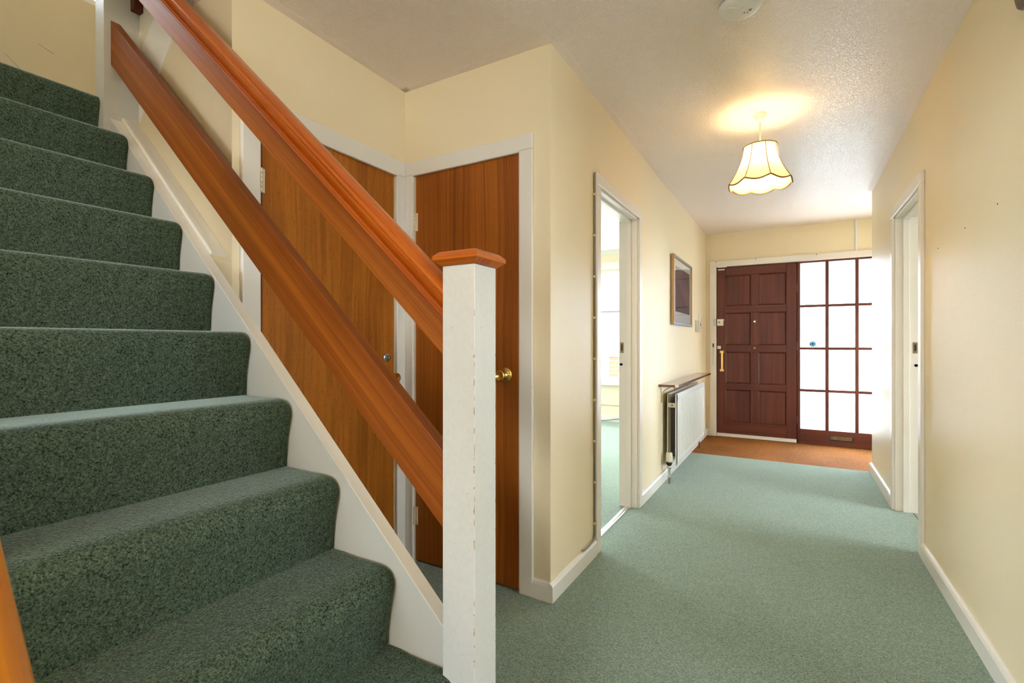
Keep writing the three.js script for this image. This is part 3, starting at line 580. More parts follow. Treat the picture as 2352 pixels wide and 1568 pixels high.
// ------------------------------------------------------------------ front door and sidelight
const ZD = ZF - 0.012;                                    // face of the door
{
  const f = thing('trim_8', [0.2, 0, ZF], 'white frame round the front door and its glazed sidelight', 'door frame', ST);
  part('frame_post', [box(-0.851, -0.781, 0, 2.006, ZF - 0.1, ZF + 0.022, 0.003)], frameWhite, f);
  part('door_rebate', [box(-0.79, -0.757, 0, 2.03, ZF - 0.1, ZD - 0.046), box(0.03, 0.056, 0, 2.03, ZF - 0.1, ZD - 0.046), box(-0.79, 0.056, 1.982, 2.03, ZF - 0.1, ZD - 0.046)], mahogany, f);
  part('door_sill', [box(-0.851, 1.2, -0.10, 0.004, ZF - 0.16, ZF - 0.0), box(-0.78, 0.05, 0, 0.036, ZF - 0.12, ZD - 0.046)], mahogany, f);
  part('frame_head', [box(-0.851, XE, 2.006, 2.075, ZF - 0.1, ZF + 0.022, 0.003, 'x')], frameWhite, f);
  part('screw_hole', [-0.78, -0.36, 0.23].map((x) => lathe([[0, 0.002], [0.006, 0.002], [0.006, 0]], [x, 2.066, ZF + 0.021], 'z', 12)), bronze, f);
}
{
  const d = thing('door_3', [-0.37, 0, ZD], 'dark red mahogany front door with eight recessed panels', 'door', ST);
  const t = 0.044, z0 = ZD - t, z1 = ZD, X = [-0.774, -0.682, -0.414, -0.336, -0.055, 0.046], Y = [0.028, 0.175, 0.557, 0.632, 1.0, 1.081, 1.459, 1.541, 1.90, 1.998];
  let k = 0;
  const o = () => [0.17 * ++k, 0.31 * k];
  part('door_core', [box(X[0] + 0.003, X[5] - 0.003, Y[0] + 0.003, Y[9] - 0.003, z0 + 0.002, z0 + 0.013)], mahogany, d);
  part('door_stile', [box(X[0], X[1], Y[0], Y[9], z0, z1, 0.004, 'y', o())], mahogany, d);
  part('door_stile', [box(X[4], X[5], Y[0], Y[9], z0, z1, 0.004, 'y', o())], mahogany, d);
  for (const i of [1, 3, 5, 7]) part('door_muntin', [box(X[2], X[3], Y[i], Y[i + 1], z0, z1 - 0.0005, 0.004, 'y', o())], mahogany, d);
  for (const i of [0, 2, 4, 6, 8]) part('door_rail', [box(X[1], X[4], Y[i], Y[i + 1], z0, z1 - 0.0008, 0.004, 'x', o())], mahogany, d);
  for (const [a, b] of [[1, 2], [3, 4]]) for (const i of [1, 3, 5, 7]) {
    const m = 0.014, p = part('door_panel', [box(X[a], X[b], Y[i], Y[i + 1], ZD - 0.03, ZD - 0.014, 0, 'y', o())], mahogany, d);
    const tri = [[0, 0], [m, 0], [0, 0.012]], zb = ZD - 0.014, g = [
      sweep(tri, [X[a], Y[i], zb], [X[a], Y[i + 1], zb], [1, 0, 0], [0, 0, 1]), sweep(tri, [X[b], Y[i], zb], [X[b], Y[i + 1], zb], [-1, 0, 0], [0, 0, 1]),
      sweep(tri, [X[a], Y[i], zb], [X[b], Y[i], zb], [0, 1, 0], [0, 0, 1]), sweep(tri, [X[a], Y[i + 1], zb], [X[b], Y[i + 1], zb], [0, -1, 0], [0, 0, 1])];
    part('panel_bead', g, mahogany, p);
  }
  const hb = part('pull_handle', [box(-0.727, -0.705, 0.772, 1.010, ZD + 0.030, ZD + 0.038, 0.003), box(-0.727, -0.705, 0.772, 0.790, ZD, ZD + 0.032, 0.003), box(-0.727, -0.705, 0.992, 1.010, ZD, ZD + 0.032, 0.003), box(-0.744, -0.700, 0.768, 0.796, ZD, ZD + 0.006, 0.002), box(-0.744, -0.700, 0.986, 1.014, ZD, ZD + 0.006, 0.002)], P({ color: lin(0.80, 0.52, 0.16), metalness: 0.9, roughness: 0.4 }), d, 'gold coloured pull handle');
  const rl = part('rim_lock', [box(-0.772, -0.702, 1.309, 1.389, ZD, ZD + 0.028, 0.004)], P({ color: lin(0.52, 0.46, 0.34), metalness: 0.6, roughness: 0.4 }), d, 'cream metal rim lock');
  part('lock_knob', [lathe([[0, 0.012], [0.008, 0.012], [0.010, 0.008], [0.010, 0]], [-0.748, 1.352, ZD + 0.028], 'z', 18)], bronze, rl);
  part('latch_slide', [box(-0.704, -0.694, 1.372, 1.384, ZD + 0.008, ZD + 0.018, 0.002)], steel, rl);
  part('mortice_plate', [box(-0.772, -0.733, 1.035, 1.070, ZD, ZD + 0.005, 0.001)], P({ color: lin(0.75, 0.72, 0.66), metalness: 0.4, roughness: 0.4 }), d, 'small silver mortice lock plate');
  part('mortice_screw', [[-0.765, 1.041], [-0.765, 1.064], [-0.742, 1.041], [-0.742, 1.064], [-0.752, 1.052]].map(([x, y]) => lathe([[0, 0.0012], [0.003, 0.0012], [0.003, 0]], [x, y, ZD + 0.005], 'z', 10)), darkMetal, d);
  const spy = part('door_viewer', [lathe([[0, 0.006], [0.006, 0.0065], [0.011, 0.004], [0.013, 0]], [-0.374, 1.353, ZD], 'z', 24)], steel, d, 'peephole letting in a dot of daylight');
  part('lens', [lathe([[0, 0.0018], [0.005, 0.001], [0.0055, 0]], [-0.374, 1.353, ZD + 0.0055], 'z', 18)], P({ color: lin(1, 1, 1), emissive: lin(1, 0.95, 0.95), emissiveIntensity: 0.8, roughness: 0.2 }), spy);
  part('door_viewer', [lathe([[0, 0.005], [0.008, 0.0055], [0.013, 0.003], [0.014, 0]], [-0.374, 1.048, ZD], 'z', 24)], bronze, d);
  for (const y of [0.25, 1.07, 1.72]) hinge([0.0495, y, ZD - 0.002], 'z', d, bronze);
  part('weather_bar', [sweep([[0, 0], [0.034, 0], [0.034, 0.008], [0.014, 0.034], [0, 0.036]], [-0.774, 0.004, ZD], [0.044, 0.004, ZD], [0, 0, 1], [0, 1, 0])], alu, d, 'silver weather strip along the door bottom');
}
solo('lock_keep', [box(-0.806, -0.778, 1.309, 1.389, ZF + 0.022, ZF + 0.040, 0.003)], P({ color: lin(0.45, 0.42, 0.36), metalness: 0.7, roughness: 0.4 }), [-0.79, 1.31, ZF + 0.022], 'grey metal lock keep on the white front door frame', 'lock keep');
{
  const t = thing('door_chain', [-0.812, 0.84, ZF + 0.022], 'steel security chain hanging down the white front door frame', 'chain');
  part('chain_plate', [box(-0.820, -0.804, 1.05, 1.10, ZF + 0.022, ZF + 0.027, 0.002), lathe([[0, 0.016], [0.005, 0.016], [0.007, 0.004], [0.007, 0]], [-0.812, 1.075, ZF + 0.027], 'z', 14)], darkMetal, t);
  for (let i = 0; i < 12; i++) {
    const last = i === 11, r = last ? 0.011 : 0.0065, g = new THREE.TorusGeometry(r, last ? 0.002 : 0.0018, 6, 14);
    g.scale(1, last ? 1 : 1.7, 1); if (!last && i % 2) g.rotateY(Math.PI / 2);
    g.translate(-0.812, 1.045 - i * 0.0172 - (last ? 0.002 : 0), ZF + 0.034);
    part('chain_link', [g.toNonIndexed()], steel, t);
  }
}
solo('door_contact', [box(-0.766, -0.662, 1.995, 2.019, ZF + 0.022, ZF + 0.038, 0.003)], plasticWhite, [-0.71, 1.995, ZF + 0.022], 'longer white alarm contact on the head of the front door frame', 'sensor');
solo('door_contact', [box(-0.766, -0.690, 1.968, 1.982, ZD, ZD + 0.012, 0.003)], plasticWhite, [-0.73, 1.968, ZD], 'shorter white alarm magnet at the top of the front door', 'sensor');
solo('conduit', [box(0.576, 0.600, 2.075, CEILING, ZF, ZF + 0.016, 0.002)], plasticWhite, [0.588, 2.08, ZF], 'white plastic cable conduit on the wall above the sidelight', 'conduit');
{
  const w = thing('window_1', [0.6, 0, ZF - 0.02], 'tall mahogany sidelight glazed with white obscured panes beside the front door', 'window', ST);
  const z0 = ZF - 0.07, z1 = ZF - 0.006, x0 = 0.050, x1 = 1.20, colX = [[0.080, 0.313], [0.345, 0.578], [0.610, 0.843], [0.875, 1.135]], rowY = [[0.160, 0.570], [0.599, 1.031], [1.060, 1.498], [1.527, 1.986]];
  let k = 5; const o = () => [0.19 * ++k, 0.27 * k];
  part('frame_post', [box(x0 + 0.001, 0.080, 0, 2.006, z0, z1, 0.003, 'y', o())], mahogany, w);
  part('frame_post', [box(1.135, x1, 0, 2.006, z0, z1, 0.003, 'y', o())], mahogany, w);
  part('top_rail', [box(0.080, 1.135, 1.986, 2.006, z0, z1, 0.003, 'x', o())], mahogany, w);
  const slot = [0.352, 0.566, 0.050, 0.112];
  part('bottom_rail', [box(0.080, slot[0], 0.0, 0.160, z0, z1, 0, 'x', [0.1, 0]), box(slot[1], 1.135, 0.0, 0.160, z0, z1, 0, 'x', [0.1, 0]), box(slot[0], slot[1], 0.0, slot[2], z0, z1, 0, 'x', [0.1, 0]), box(slot[0], slot[1], slot[3], 0.160, z0, z1, 0, 'x', [0.1, 0])], mahogany, w);
  for (let i = 0; i < 3; i++) part('glazing_bar', [box(colX[i][1], colX[i + 1][0], 0.160, 1.986, z0 + 0.012, z1 - 0.004, 0.006, 'y', o())], mahogany, w);
  for (let i = 0; i < 3; i++) for (let j = 0; j < 4; j++) part('glazing_bar', [box(colX[j][0], colX[j][1], rowY[i][1], rowY[i + 1][0], z0 + 0.012, z1 - 0.005, 0.006, 'x', o())], mahogany, w);
  for (const [a, b] of colX) for (const [c, e] of rowY) part('pane', [box(a - 0.004, b + 0.004, c - 0.004, e + 0.004, z0 + 0.028, z0 + 0.033)], frostedGlass, w);
  const lb = part('letter_box', [box(slot[0], slot[0] + 0.008, slot[2], slot[3], z0, z1 + 0.003), box(slot[1] - 0.008, slot[1], slot[2], slot[3], z0, z1 + 0.003), box(slot[0], slot[1], slot[2], slot[2] + 0.006, z0, z1 + 0.003), box(slot[0], slot[1], slot[3] - 0.006, slot[3], z0, z1 + 0.003)], darkMetal, w, 'letter box opening with a worn brass flap');
  part('letter_flap', [box(slot[0] + 0.008, slot[1] - 0.008, slot[2] + 0.006, slot[3] - 0.006, z0 + 0.01, z0 + 0.02, 0.002)], P({ map: colorTex(256, 64, (u, v) => { const k = 0.55 + 0.9 * vnoise(u * 12, v * 6, 12, 6, 91) * vnoise(u * 30, v * 14, 30, 14, 92); return [0.42 * k, 0.26 * k, 0.13 * k]; }), roughness: 0.5, metalness: 0.5 }), lb);
}
{ // faceted blue crystal standing on a glazing bar
  const g = new THREE.CylinderGeometry(0.022, 0.034, 0.012, 8, 1), h = new THREE.CylinderGeometry(0.034, 0.034, 0.010, 8, 1), i = new THREE.CylinderGeometry(0.034, 0.022, 0.012, 8, 1);
  g.translate(0, 0.011, 0); i.translate(0, -0.011, 0);
  const all = [g, h, i].map((q) => { q.rotateY(Math.PI / 8); q.rotateX(Math.PI / 2); q.rotateZ(Math.PI / 8); const n = q.toNonIndexed(); n.computeVertexNormals(); n.translate(0.197, 1.096, ZF - 0.012); return n; });
  const t = thing('suncatcher', [0.197, 1.058, ZF - 0.012], 'small octagonal blue crystal standing on a bar of the glazed sidelight', 'ornament');
  part('crystal', all, P({ color: lin(0.16, 0.48, 0.72), roughness: 0.5, clearcoat: 1, transmission: 0.30, thickness: 0, ior: 1.5 }), t);
  part('crystal_eye', [lathe([[0, 0.004], [0.009, 0.003], [0.012, 0]], [0.197, 1.096, ZF + 0.004], 'z', 8)], P({ color: lin(0.03, 0.09, 0.13), roughness: 0.2 }), t);
  part('foot', [box(0.186, 0.192, 1.058, 1.066, ZF - 0.016, ZF - 0.008, 0.001), box(0.202, 0.208, 1.058, 1.066, ZF - 0.016, ZF - 0.008, 0.001)], plasticWhite, t);
}

// ------------------------------------------------------------------ radiator, shelf, picture and wall boxes on the left wall
{
  const r = thing('radiator', [-0.83, 0.13, -4.67], 'white ribbed double panel radiator under the wooden shelf', 'radiator');
  const z0 = -5.36, z1 = -3.985, y0 = 0.135, y1 = 0.705, flutes = 28, per = 10, nz = flutes * per;
  function panel(xf, depth, sign) {
    const ys = [y0, y0 + 0.008, y0 + 0.045, y0 + 0.062, (y0 + y1) / 2, y1 - 0.062, y1 - 0.045, y1 - 0.008, y1], pos = [], uv = [], idx = [], n = nz + 1;
    ys.forEach((y, j) => {
      for (let i = 0; i <= nz; i++) {
        const t = i / nz, ph = (t * flutes) % 1, edge = Math.min(t, 1 - t) * (z1 - z0);
        const rib = smooth(0.04, 0.18, ph) * (1 - smooth(0.66, 0.80, ph)), on = (j >= 3 && j <= 5 ? 1 : 0) * smooth(0.012, 0.03, edge);
        const lip = (j === 0 || j === 8) ? 0.008 : 0;
        pos.push(xf - sign * (lip + 0.012 * (1 - rib) * on), y, z1 + (z0 - z1) * t); uv.push(t, y);
      }
    });
    for (let j = 0; j < ys.length - 1; j++) for (let i = 0; i < nz; i++) { const a = j * n + i, b = a + n; idx.push(a, a + 1, b, a + 1, b + 1, b); }
    const g = new THREE.BufferGeometry();
    g.setAttribute('position', new THREE.Float32BufferAttribute(pos, 3)); g.setAttribute('uv', new THREE.Float32BufferAttribute(uv, 2)); g.setIndex(idx);
    g.computeVertexNormals();
    if (g.attributes.normal.getX(4 * n + 3) * sign < 0) { for (let i = 0; i < idx.length; i += 3) [idx[i + 1], idx[i + 2]] = [idx[i + 2], idx[i + 1]]; g.setIndex(idx); g.computeVertexNormals(); }
    return [g.toNonIndexed(), box(xf - sign * 0.009, xf - sign * depth, y0 + 0.001, y1 - 0.001, z0, z1, 0.003)];
  }
  part('front_panel', panel(-0.785, 0.018, 1), enamel, r, 'ribbed front panel');
  part('back_panel', panel(-0.848, 0.018, 1), enamelAged, r, 'aged back panel near the wall');
  part('fins', Array.from({ length: 40 }, (_, i) => { const z = z1 - 0.05 - i * (z1 - z0 - 0.1) / 39; return box(-0.846, -0.805, y0 + 0.06, y1 - 0.06, z - 0.001, z + 0.001); }), darkMetal, r);
  const c = part('side_clip', [box(-0.862, -0.790, 0.594, 0.630, z1 - 0.004, z1 + 0.004, 0.002)], enamelAged, r, 'cream end clip joining the two panels');
  part('clip_hole', [lathe([[0, 0.0008], [0.006, 0.0008], [0.006, 0]], [-0.826, 0.612, z1 + 0.004], 'z', 14)], black, c);
  for (const z of [-4.25, -5.1]) part('wall_bracket', [box(XL + 0.002, -0.866, 0.2, 0.66, z, z + 0.03)], darkMetal, r);
  const vx = -0.840, vz = -3.945;
  const v = part('valve', [lathe([[0, 0.141], [0.012, 0.141], [0.015, 0.130], [0.015, 0.118], [0.010, 0.108], [0.010, 0.06], [0.014, 0.058], [0.014, 0.045], [0.009, 0.04], [0, 0.04]], [vx, 0, vz], 'y', 20), straight([vx, 0.092, vz], [vx, 0.092, z1 - 0.03], 0.009)], steel, r, 'plated radiator valve');
  part('valve_head', [lathe([[0, 0.245], [0.020, 0.244], [0.0235, 0.240], [0.0265, 0.215], [0.0275, 0.178], [0.025, 0.169], [0, 0.169]], [vx, 0, vz], 'y', 12)], plasticCream, v, 'cream thermostatic valve head');
  part('valve_collar', [lathe([[0, 0.171], [0.022, 0.171], [0.024, 0.163], [0.019, 0.146], [0.013, 0.140], [0, 0.140]], [vx, 0, vz], 'y', 20)], black, v);
  part('pipe', [straight([vx, -0.002, vz], [vx, 0.055, vz], 0.0075)], P({ color: lin(0.22, 0.17, 0.10), metalness: 0.4, roughness: 0.5 }), r);
  part('pipe', [straight([-0.845, -0.002, -5.40], [-0.845, 0.16, -5.40], 0.0075), straight([-0.845, 0.155, -5.40], [-0.845, 0.155, z0 + 0.02], 0.0095)], P({ color: lin(0.12, 0.08, 0.06), metalness: 0.4, roughness: 0.5 }), r);
}
{
  const s = thing('radiator_shelf', [-0.83, 0.77, -4.72], 'long reddish wooden shelf on brass brackets above the radiator', 'shelf');
  const z0 = -5.60, z1 = -3.84, c = 0.022;
  const pts = [[XL, z1], [-0.754 - c, z1], [-0.754, z1 - c], [-0.754, z0 + c], [-0.754 - c, z0], [XL, z0]];
  const sh = new THREE.Shape(pts.map(([x, z]) => new THREE.Vector2(x, -z)));
  let g = new THREE.ExtrudeGeometry(sh, { depth: 0.016, bevelEnabled: true, bevelSize: 0.001, bevelThickness: 0.001, bevelOffset: -0.001, bevelSegments: 1 });
  g.rotateX(-Math.PI / 2); g.translate(0, 0.768, 0);
  part('shelf_board', [uvGrain(g, 'z')], shelfWood, s);
  const chip = box(-0.7745, -0.7535, 0.7685, 0.7845, -3.8405 - 0.0095, -3.8415 + 0.0, 0.0005);
  part('edge_chip', [sweep([[0, 0], [0.004, 0], [0.004, 0.016], [0, 0.016]], [-0.7765, 0.7685, z1 - 0.0015], [-0.7545, 0.7685, z1 - 0.0235], [0.707, 0, 0.707], [0, 1, 0])], plasticCream, s, 'pale chipped corner');
  for (const z of [-3.93, -4.42, -5.02]) part('bracket', [box(XL, XL + 0.006, 0.635, 0.767, z - 0.012, z + 0.012, 0.002), box(XL, -0.778, 0.761, 0.767, z - 0.012, z + 0.012, 0.002), tube([[XL + 0.004, 0.70, z], [XL + 0.03, 0.735, z], [XL + 0.075, 0.762, z]], 0.004)], brassSatin, s);
}
{
  const p = thing('framed_picture', [XL, 1.265, -4.71], 'abstract brown print with white mount in a slim gold and silver frame', 'picture');
  const z0 = -5.15, z1 = -4.27, y0 = 1.267, y1 = 1.872, x0 = XL + 0.004, x1 = XL + 0.030, w = 0.024;
  part('frame_side', [box(x0, x1, y0, y1, z1 - w, z1, 0.003)], oak, p, 'gold wooden frame side');
  part('frame_side', [box(x0, x1, y0, y1, z0, z0 + w, 0.003)], oak, p, 'gold wooden frame side');
  part('frame_top', [box(x0, x1, y1 - w, y1, z0 + w, z1 - w, 0.003, 'z')], P({ color: lin(0.30, 0.25, 0.20), metalness: 0.7, roughness: 0.35 }), p);
  part('frame_bottom', [box(x0, x1, y0, y0 + w, z0 + w, z1 - w, 0.003, 'z')], P({ color: lin(0.32, 0.33, 0.36), metalness: 0.7, roughness: 0.35 }), p);
  part('backing', [box(x0, x0 + 0.008, y0 + 0.01, y1 - 0.01, z0 + 0.01, z1 - 0.01)], plasticCream, p);
  part('mount', [box(x0 + 0.008, x0 + 0.012, y0 + w, y1 - w, z0 + w, z1 - w)], P({ color: lin(0.76, 0.79, 0.77), roughness: 0.9 }), p, 'pale grey mount');
  const art = colorTex(512, 512, (u, v) => {
    const n = vnoise(u * 5, v * 5, 5, 5, 301) * 0.5 + vnoise(u * 13, v * 11, 13, 11, 302) * 0.3 + vnoise(u * 37, v * 41, 37, 41, 303) * 0.2;
    const dgn = v - (0.72 - 0.75 * u) + 0.18 * (n - 0.5), up = smooth(-0.04, 0.05, dgn);
    let c = [0.085, 0.052, 0.042];
    c = c.map((q, i) => lerp(q * (0.5 + n), [0.13, 0.085, 0.065][i] * (0.4 + 1.3 * n), up));
    const pink = up * Math.exp(-(((u - 0.52) / 0.2) ** 2) - (((v - 0.52) / 0.22) ** 2)), gold = up * Math.exp(-(((u - 0.72) / 0.10) ** 2) - (((v - 0.42) / 0.2) ** 2)) + 0.6 * up * Math.exp(-(((u - 0.15) / 0.16) ** 2) - (((v - 0.8) / 0.16) ** 2)), dark = up * Math.exp(-(((u - 0.75) / 0.25) ** 2) - (((v - 0.85) / 0.2) ** 2));
    c = c.map((q, i) => lerp(lerp(lerp(q, [0.27, 0.10, 0.085][i], 0.7 * pink), [0.26, 0.19, 0.055][i], 0.6 * gold), [0.055, 0.035, 0.03][i], 0.8 * dark));
    const crack = Math.abs(dgn) < 0.012 || Math.abs(v - (0.42 - 0.28 * u) - 0.1 * (n - 0.5)) < 0.006 ? 0.45 : 1;
    return c.map((q) => q * crack);
  });
  const pg = new THREE.BoxGeometry(0.002, 0.40, 0.66); pg.translate(x0 + 0.013, 1.585, -4.735);
  part('print', [pg], P({ map: art, roughness: 0.7 }), p, 'abstract print in browns, pink and ochre');
  part('picture_glass', [box(x0 + 0.017, x0 + 0.019, y0 + w - 0.004, y1 - w + 0.004, z0 + w - 0.004, z1 - w + 0.004)], clearGlass, p);
}
{
  const t = thing('control_box', [XL, 1.225, -5.55], 'white wall control with a red switch between picture and front door', 'control');
  part('back_box', [box(XL, XL + 0.028, 1.226, 1.352, -5.66, -5.50, 0.005)], plasticWhite, t);
  part('front_plate', [box(XL + 0.028, XL + 0.040, 1.232, 1.346, -5.652, -5.51, 0.005)], plasticCream, t);
  part('red_switch', [box(XL + 0.040, XL + 0.044, 1.288, 1.306, -5.60, -5.565, 0.002)], P({ color: lin(0.55, 0.02, 0.02), roughness: 0.4 }), t, 'small red switch');
  part('dial', [box(XL + 0.040, XL + 0.043, 1.308, 1.322, -5.60, -5.572, 0.002)], darkMetal, t);
  part('marking', [box(XL + 0.040, XL + 0.0408, 1.258, 1.282, -5.60, -5.585)], P({ color: lin(0.2, 0.2, 0.22), roughness: 0.6 }), t);
}
solo('wall_plate', [box(XL, XL + 0.010, 1.352, 1.425, -5.80, -5.70, 0.002)], plasticWhite, [XL, 1.352, -5.75], 'thin white plate above the wall control', 'plate');

// ------------------------------------------------------------------ ceiling pieces
{ // pendant lamp
  const cx = -0.156, cz = -3.075, yt = 2.216;
  const L = thing('pendant_lamp', [cx, 1.985, cz], 'lit pendant lamp with a scalloped cream bell shade and gold braid', 'lamp');
  part('ceiling_rose', [lathe([[0, -0.044], [0.012, -0.044], [0.014, -0.038], [0.020, -0.030], [0.024, -0.024], [0.024, -0.014], [0.034, -0.010], [0.036, -0.002], [0.036, 0.001]], [cx, CEILING - 0.001, cz], 'y', 40)], plasticWhite, L, 'white ceiling rose');
  part('flex', [straight([cx, 2.21, cz], [cx, 2.36, cz], 0.0042)], P({ color: lin(0.70, 0.60, 0.40), roughness: 0.5 }), L);
  part('lamp_holder', [lathe([[0, 0], [0.017, 0], [0.019, 0.02], [0.014, 0.05], [0.008, 0.06], [0, 0.062]], [cx, 2.155, cz], 'y', 24)], plasticWhite, L);
  const N = 8, ROT = 0.42, drop = (th) => Math.abs(Math.sin(N / 2 * (th - ROT)));
  const at = (th, t, push = 0) => {
    const sc = drop(th), flat = 1 - 0.045 * sc * (0.3 + 0.7 * t), r = (0.086 + (0.164 - 0.086) * Math.pow(t, 1.75)) * flat + push;
    return [cx + r * Math.cos(th), yt - 0.206 * t - 0.017 * sc * Math.pow(t, 4), cz + r * Math.sin(th)];
  };
  const nt = 128, nv = 24, pos = [], uv = [], idx = [];
  for (let j = 0; j <= nv; j++) for (let i = 0; i <= nt; i++) { pos.push(...at(i / nt * Math.PI * 2, j / nv)); uv.push(i / nt, j / nv); }
  for (let j = 0; j < nv; j++) for (let i = 0; i < nt; i++) { const a = j * (nt + 1) + i, b = a + nt + 1; idx.push(a, a + 1, b, a + 1, b + 1, b); }
  const g = new THREE.BufferGeometry();
  g.setAttribute('position', new THREE.Float32BufferAttribute(pos, 3)); g.setAttribute('uv', new THREE.Float32BufferAttribute(uv, 2)); g.setIndex(idx); g.computeVertexNormals();
  const sh = part('lamp_shade', [g], P({ color: lin(0.92, 0.80, 0.50), roughness: 1, transmission: 0.24, thickness: 0, side: THREE.DoubleSide, specularIntensity: 0.2 }), L, 'cream fabric bell shade');
  const braid = P({ color: lin(0.36, 0.17, 0.035), roughness: 0.8 });
  const ring = (t, n) => Array.from({ length: n }, (_, i) => at(i / n * Math.PI * 2, t, 0.0015));
  part('braid', [tube(ring(0, 64), 0.0030, 6, true, 128)], braid, sh, 'brown gold braid at the top rim');
  part('braid', [tube(ring(1, 128), 0.0042, 6, true, 256)], braid, sh, 'brown gold braid on the scalloped hem');
  for (let k = 0; k < N; k++) part('seam', [tube(Array.from({ length: 14 }, (_, i) => at(ROT + k * Math.PI * 2 / N, i / 13, 0.0012)), 0.0019, 6)], braid, sh);
  const by = 2.128;
  part('bulb', [lathe([[0, -0.033], [0.014, -0.030], [0.025, -0.020], [0.030, -0.005], [0.028, 0.008], [0.018, 0.024], [0.013, 0.034], [0, 0.034]], [cx, by, cz], 'y', 28)], P({ color: lin(1, 0.9, 0.7), emissive: LAMP_COLOR, emissiveIntensity: 4, roughness: 0.4 }), L, 'glowing bulb');
  const pl = new THREE.PointLight(LAMP_COLOR, LAMP_POWER, 0, 2);
  pl.name = 'bulb_light'; pl.position.set(0, by - 1.985, 0); pl.castShadow = true; pl.shadow.radius = 1.6;
  L.add(pl);
}
{ // smoke detector
  const cx = -0.168, cz = -2.005, y = CEILING;
  const d = thing('smoke_detector', [cx, y - 0.046, cz], 'round white smoke detector on the ceiling near the top of the view', 'detector');
  part('base', [lathe([[0.07, 0], [0.077, 0], [0.077, -0.010], [0.074, -0.014], [0, -0.014]], [cx, y, cz], 'y', 56)], plasticWhite, d);
  part('cover', [lathe([[0.06, -0.0265], [0.0740, -0.0268], [0.0745, -0.0285], [0.0735, -0.033], [0.066, -0.041], [0.055, -0.045], [0, -0.0465]], [cx, y, cz], 'y', 56)], plasticWhite, d);
  part('vent_ring', [lathe([[0.066, -0.0188], [0.0752, -0.0190], [0.0756, -0.0215], [0.066, -0.0218], [0.066, -0.0188]], [cx, y, cz], 'y', 56)], plasticWhite, d);
  const rib = [];
  for (let i = 0; i < 20; i++) { const a = i / 20 * Math.PI * 2, b = box(-0.0012, 0.0012, -0.028, -0.012, 0.060, 0.0738); b.rotateY(a); b.translate(cx, y, cz); rib.push(b); }
  part('vent_rib', rib, plasticWhite, d);
  part('vent_shadow', [lathe([[0.0665, -0.010], [0.0665, -0.030]], [cx, y, cz], 'y', 48)], black, d);
  const rot = (b) => { b.rotateY(PSI); b.translate(cx, y, cz); return b; };
  const pill = new THREE.Shape(); pill.absarc(-0.023, -0.011, 0.007, -Math.PI / 2, Math.PI / 2, false); pill.absarc(-0.045, -0.011, 0.007, Math.PI / 2, Math.PI * 1.5, false);
  const pillGeo = new THREE.ExtrudeGeometry(pill, { depth: 0.003, bevelEnabled: true, bevelSize: 0.0006, bevelThickness: 0.0006, bevelSegments: 1, curveSegments: 12 });
  pillGeo.rotateX(-Math.PI / 2); pillGeo.translate(0, -0.0478, 0);
  part('test_button', [rot(pillGeo)], plasticWhite, d);
  part('indicator', [rot(lathe([[0, -0.0472], [0.008, -0.0472], [0.009, -0.045]], [0.002, 0, 0.012], 'y', 24))], plasticWhite, d);
  part('sounder_slot', [0.0, 0.006].map((k) => rot(box(0.030 + k, 0.033 + k, -0.0462, -0.0452, 0.000, 0.012))).concat([rot(box(0.018, 0.0205, -0.0472, -0.0455, -0.012, -0.006)), rot(box(0.030, 0.0325, -0.0466, -0.0455, -0.012, -0.006))]), darkMetal, d);
}
solo('door_chime', [lathe([[0.065, 0], [0.066, 0.012], [0.060, 0.022], [0.040, 0.030], [0, 0.032]], [XR, 2.13, -1.928], '-x', 40)], P({ color: lin(0.06, 0.025, 0.010), roughness: 0.5 }), [XR, 2.06, -1.928], 'dark brown round wall fitting at the top right edge', 'wall fitting');
for (const [y, z, which] of [[1.572, -2.205, 'nearest'], [1.564, -2.556, 'middle'], [1.552, -2.965, 'farthest']])
  solo('wall_plug', [lathe([[0, 0.002], [0.0022, 0.002], [0.003, 0]], [XR, y, z], '-x', 12)], bronze, [XR, y, z], 'tiny brown screw plug in the bare right wall, ' + which + ' of the row of three', 'wall plug');

// scuff marks on the stair wall are worn lines of dirt
{
  const s = thing('scuff_marks', [-3.3, 2.3, -1.0], 'faint dark scuff lines on the beige wall at the stair turn', 'scuff', { kind: 'structure' });
  const dirt = P({ color: lin(0.22, 0.16, 0.09), roughness: 0.9 });
  for (const [y0, z0, y1, z1] of [[2.51, -0.81, 2.46, -0.865], [2.29, -0.90, 2.22, -1.0], [2.20, -1.05, 2.14, -1.11], [2.62, -0.93, 2.60, -0.99], [2.36, -0.84, 2.34, -0.858]])
    part('scuff', [straight([-3.3, y0, z0], [-3.3, y1, z1], 0.0009, 5)], dirt, s);
}

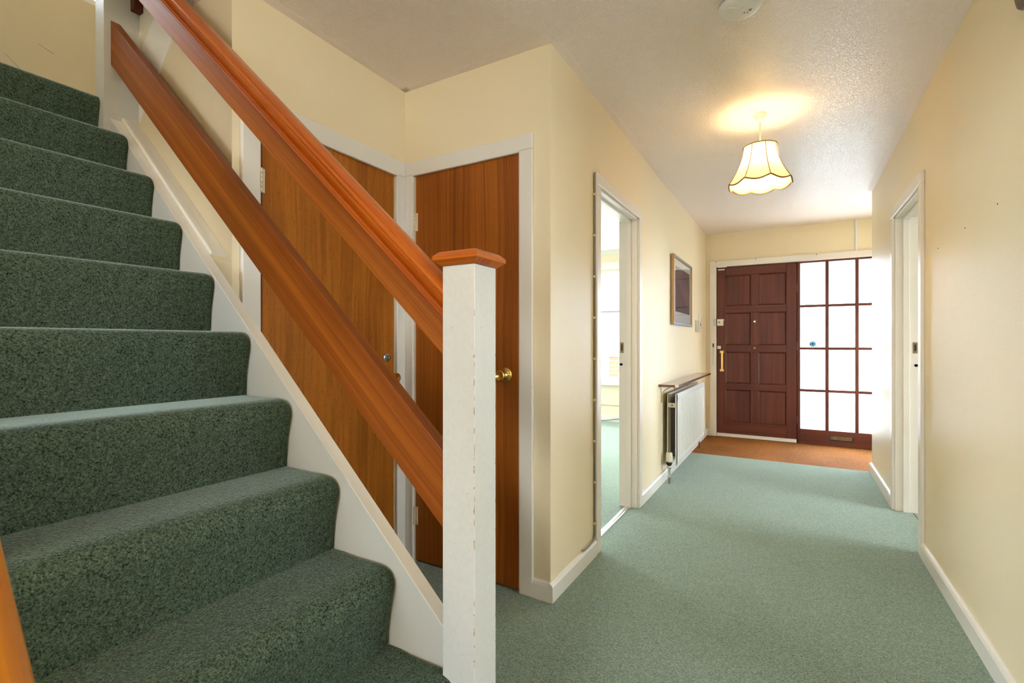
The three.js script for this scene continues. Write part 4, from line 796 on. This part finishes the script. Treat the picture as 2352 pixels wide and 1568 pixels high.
// ------------------------------------------------------------------ outside
const render = P({ color: lin(0.72, 0.70, 0.66), roughness: 0.9 });
solo('ground', [box(-30, 30, -0.4, -0.2, -45, 30)], P({ color: lin(0.42, 0.42, 0.40), roughness: 0.95 }), [0, -0.4, -8], 'pale paved ground outside the house', 'ground', ST);
{
  const h = thing('neighbour_house', [-7, -0.2, -20], 'pale rendered house with a tiled roof across the road, seen through the left window', 'house');
  part('house_wall', [box(-11, -2.8, -0.2, 2.45, -26, -19)], render, h);
  const sl = [[-11.4, 2.35], [-2.4, 2.35], [-4.6, 4.6], [-9.2, 4.6]];
  const rows = [];
  for (let i = 0; i < 14; i++) { const a = i / 14, y = 2.4 + a * 2.3, z = -18.7 - a * 3.2, x0 = -11.3 + a * 2.0, x1 = -2.5 - a * 2.0; rows.push(box(x0, x1, y, y + 0.2, z - 0.35, z)); }
  part('roof', rows, P({ color: lin(0.34, 0.27, 0.24), roughness: 0.9 }), h, 'tiled hipped roof');
  part('gutter', [straight([-11.4, 2.36, -18.66], [-2.4, 2.36, -18.66], 0.06)], darkMetal, h);
  const wn = part('window', [box(-7.2, -5.9, 0.9, 2.0, -19.02, -18.96)], white, h);
  part('pane', [box(-7.1, -6.6, 1.0, 1.9, -18.965, -18.95), box(-6.5, -6.0, 1.0, 1.9, -18.965, -18.95)], P({ color: lin(0.1, 0.12, 0.14), roughness: 0.1 }), wn);
}
{
  const b = thing('brick_pier', [-2.78, -0.2, -8.7], 'low red brick garden pier outside the window of the left room', 'pier');
  part('mortar', [box(-2.90, -2.66, -0.2, 0.86, -8.82, -8.58)], P({ color: lin(0.42, 0.38, 0.33), roughness: 0.95 }), b);
  const br = P({ color: lin(0.36, 0.10, 0.055), roughness: 0.9 });
  for (let i = 0; i < 14; i++) { const y = -0.19 + i * 0.075, o = i % 2 ? 0.12 : 0; part('brick', [box(-2.905, -2.783 + o * 0.5, y, y + 0.065, -8.825, -8.575, 0.003)], br, b); part('brick', [box(-2.775 + o * 0.5, -2.655, y, y + 0.065, -8.825, -8.575, 0.003)], br, b); }
  part('coping', [box(-2.93, -2.63, 0.86, 0.91, -8.85, -8.55, 0.01)], render, b);
}
{
  const p = thing('garden_shrub', [-3.55, -0.2, -9.6], 'small leafy shrub with thin stems outside the window of the left room', 'shrub');
  const stems = [], leaves = [];
  for (let i = 0; i < 9; i++) {
    const a = rnd() * 6.28, r = 0.1 + 0.3 * rnd(), hgt = 0.9 + 0.5 * rnd(), tip = [-3.55 + r * Math.cos(a), hgt, -9.6 + r * Math.sin(a)];
    stems.push(tube([[-3.55, -0.2, -9.6], [-3.55 + 0.4 * r * Math.cos(a), hgt * 0.5, -9.6 + 0.4 * r * Math.sin(a)], tip], 0.006, 5));
    for (let k = 0; k < 12; k++) {
      const t = 0.5 + 0.5 * rnd(), g = new THREE.SphereGeometry(1, 8, 5); g.scale(0.045, 0.004, 0.02); g.rotateZ(rnd() - 0.5); g.rotateY(rnd() * 6.28);
      g.translate(lerp(-3.55, tip[0], t) + (rnd() - 0.5) * 0.12, lerp(0.1, tip[1], t), lerp(-9.6, tip[2], t) + (rnd() - 0.5) * 0.12); leaves.push(g.toNonIndexed());
    }
  }
  part('stem', stems, P({ color: lin(0.12, 0.08, 0.04), roughness: 0.9 }), p);
  part('foliage', leaves, P({ color: lin(0.16, 0.30, 0.07), roughness: 0.7 }), p);
}

renderer.render(scene, camera);
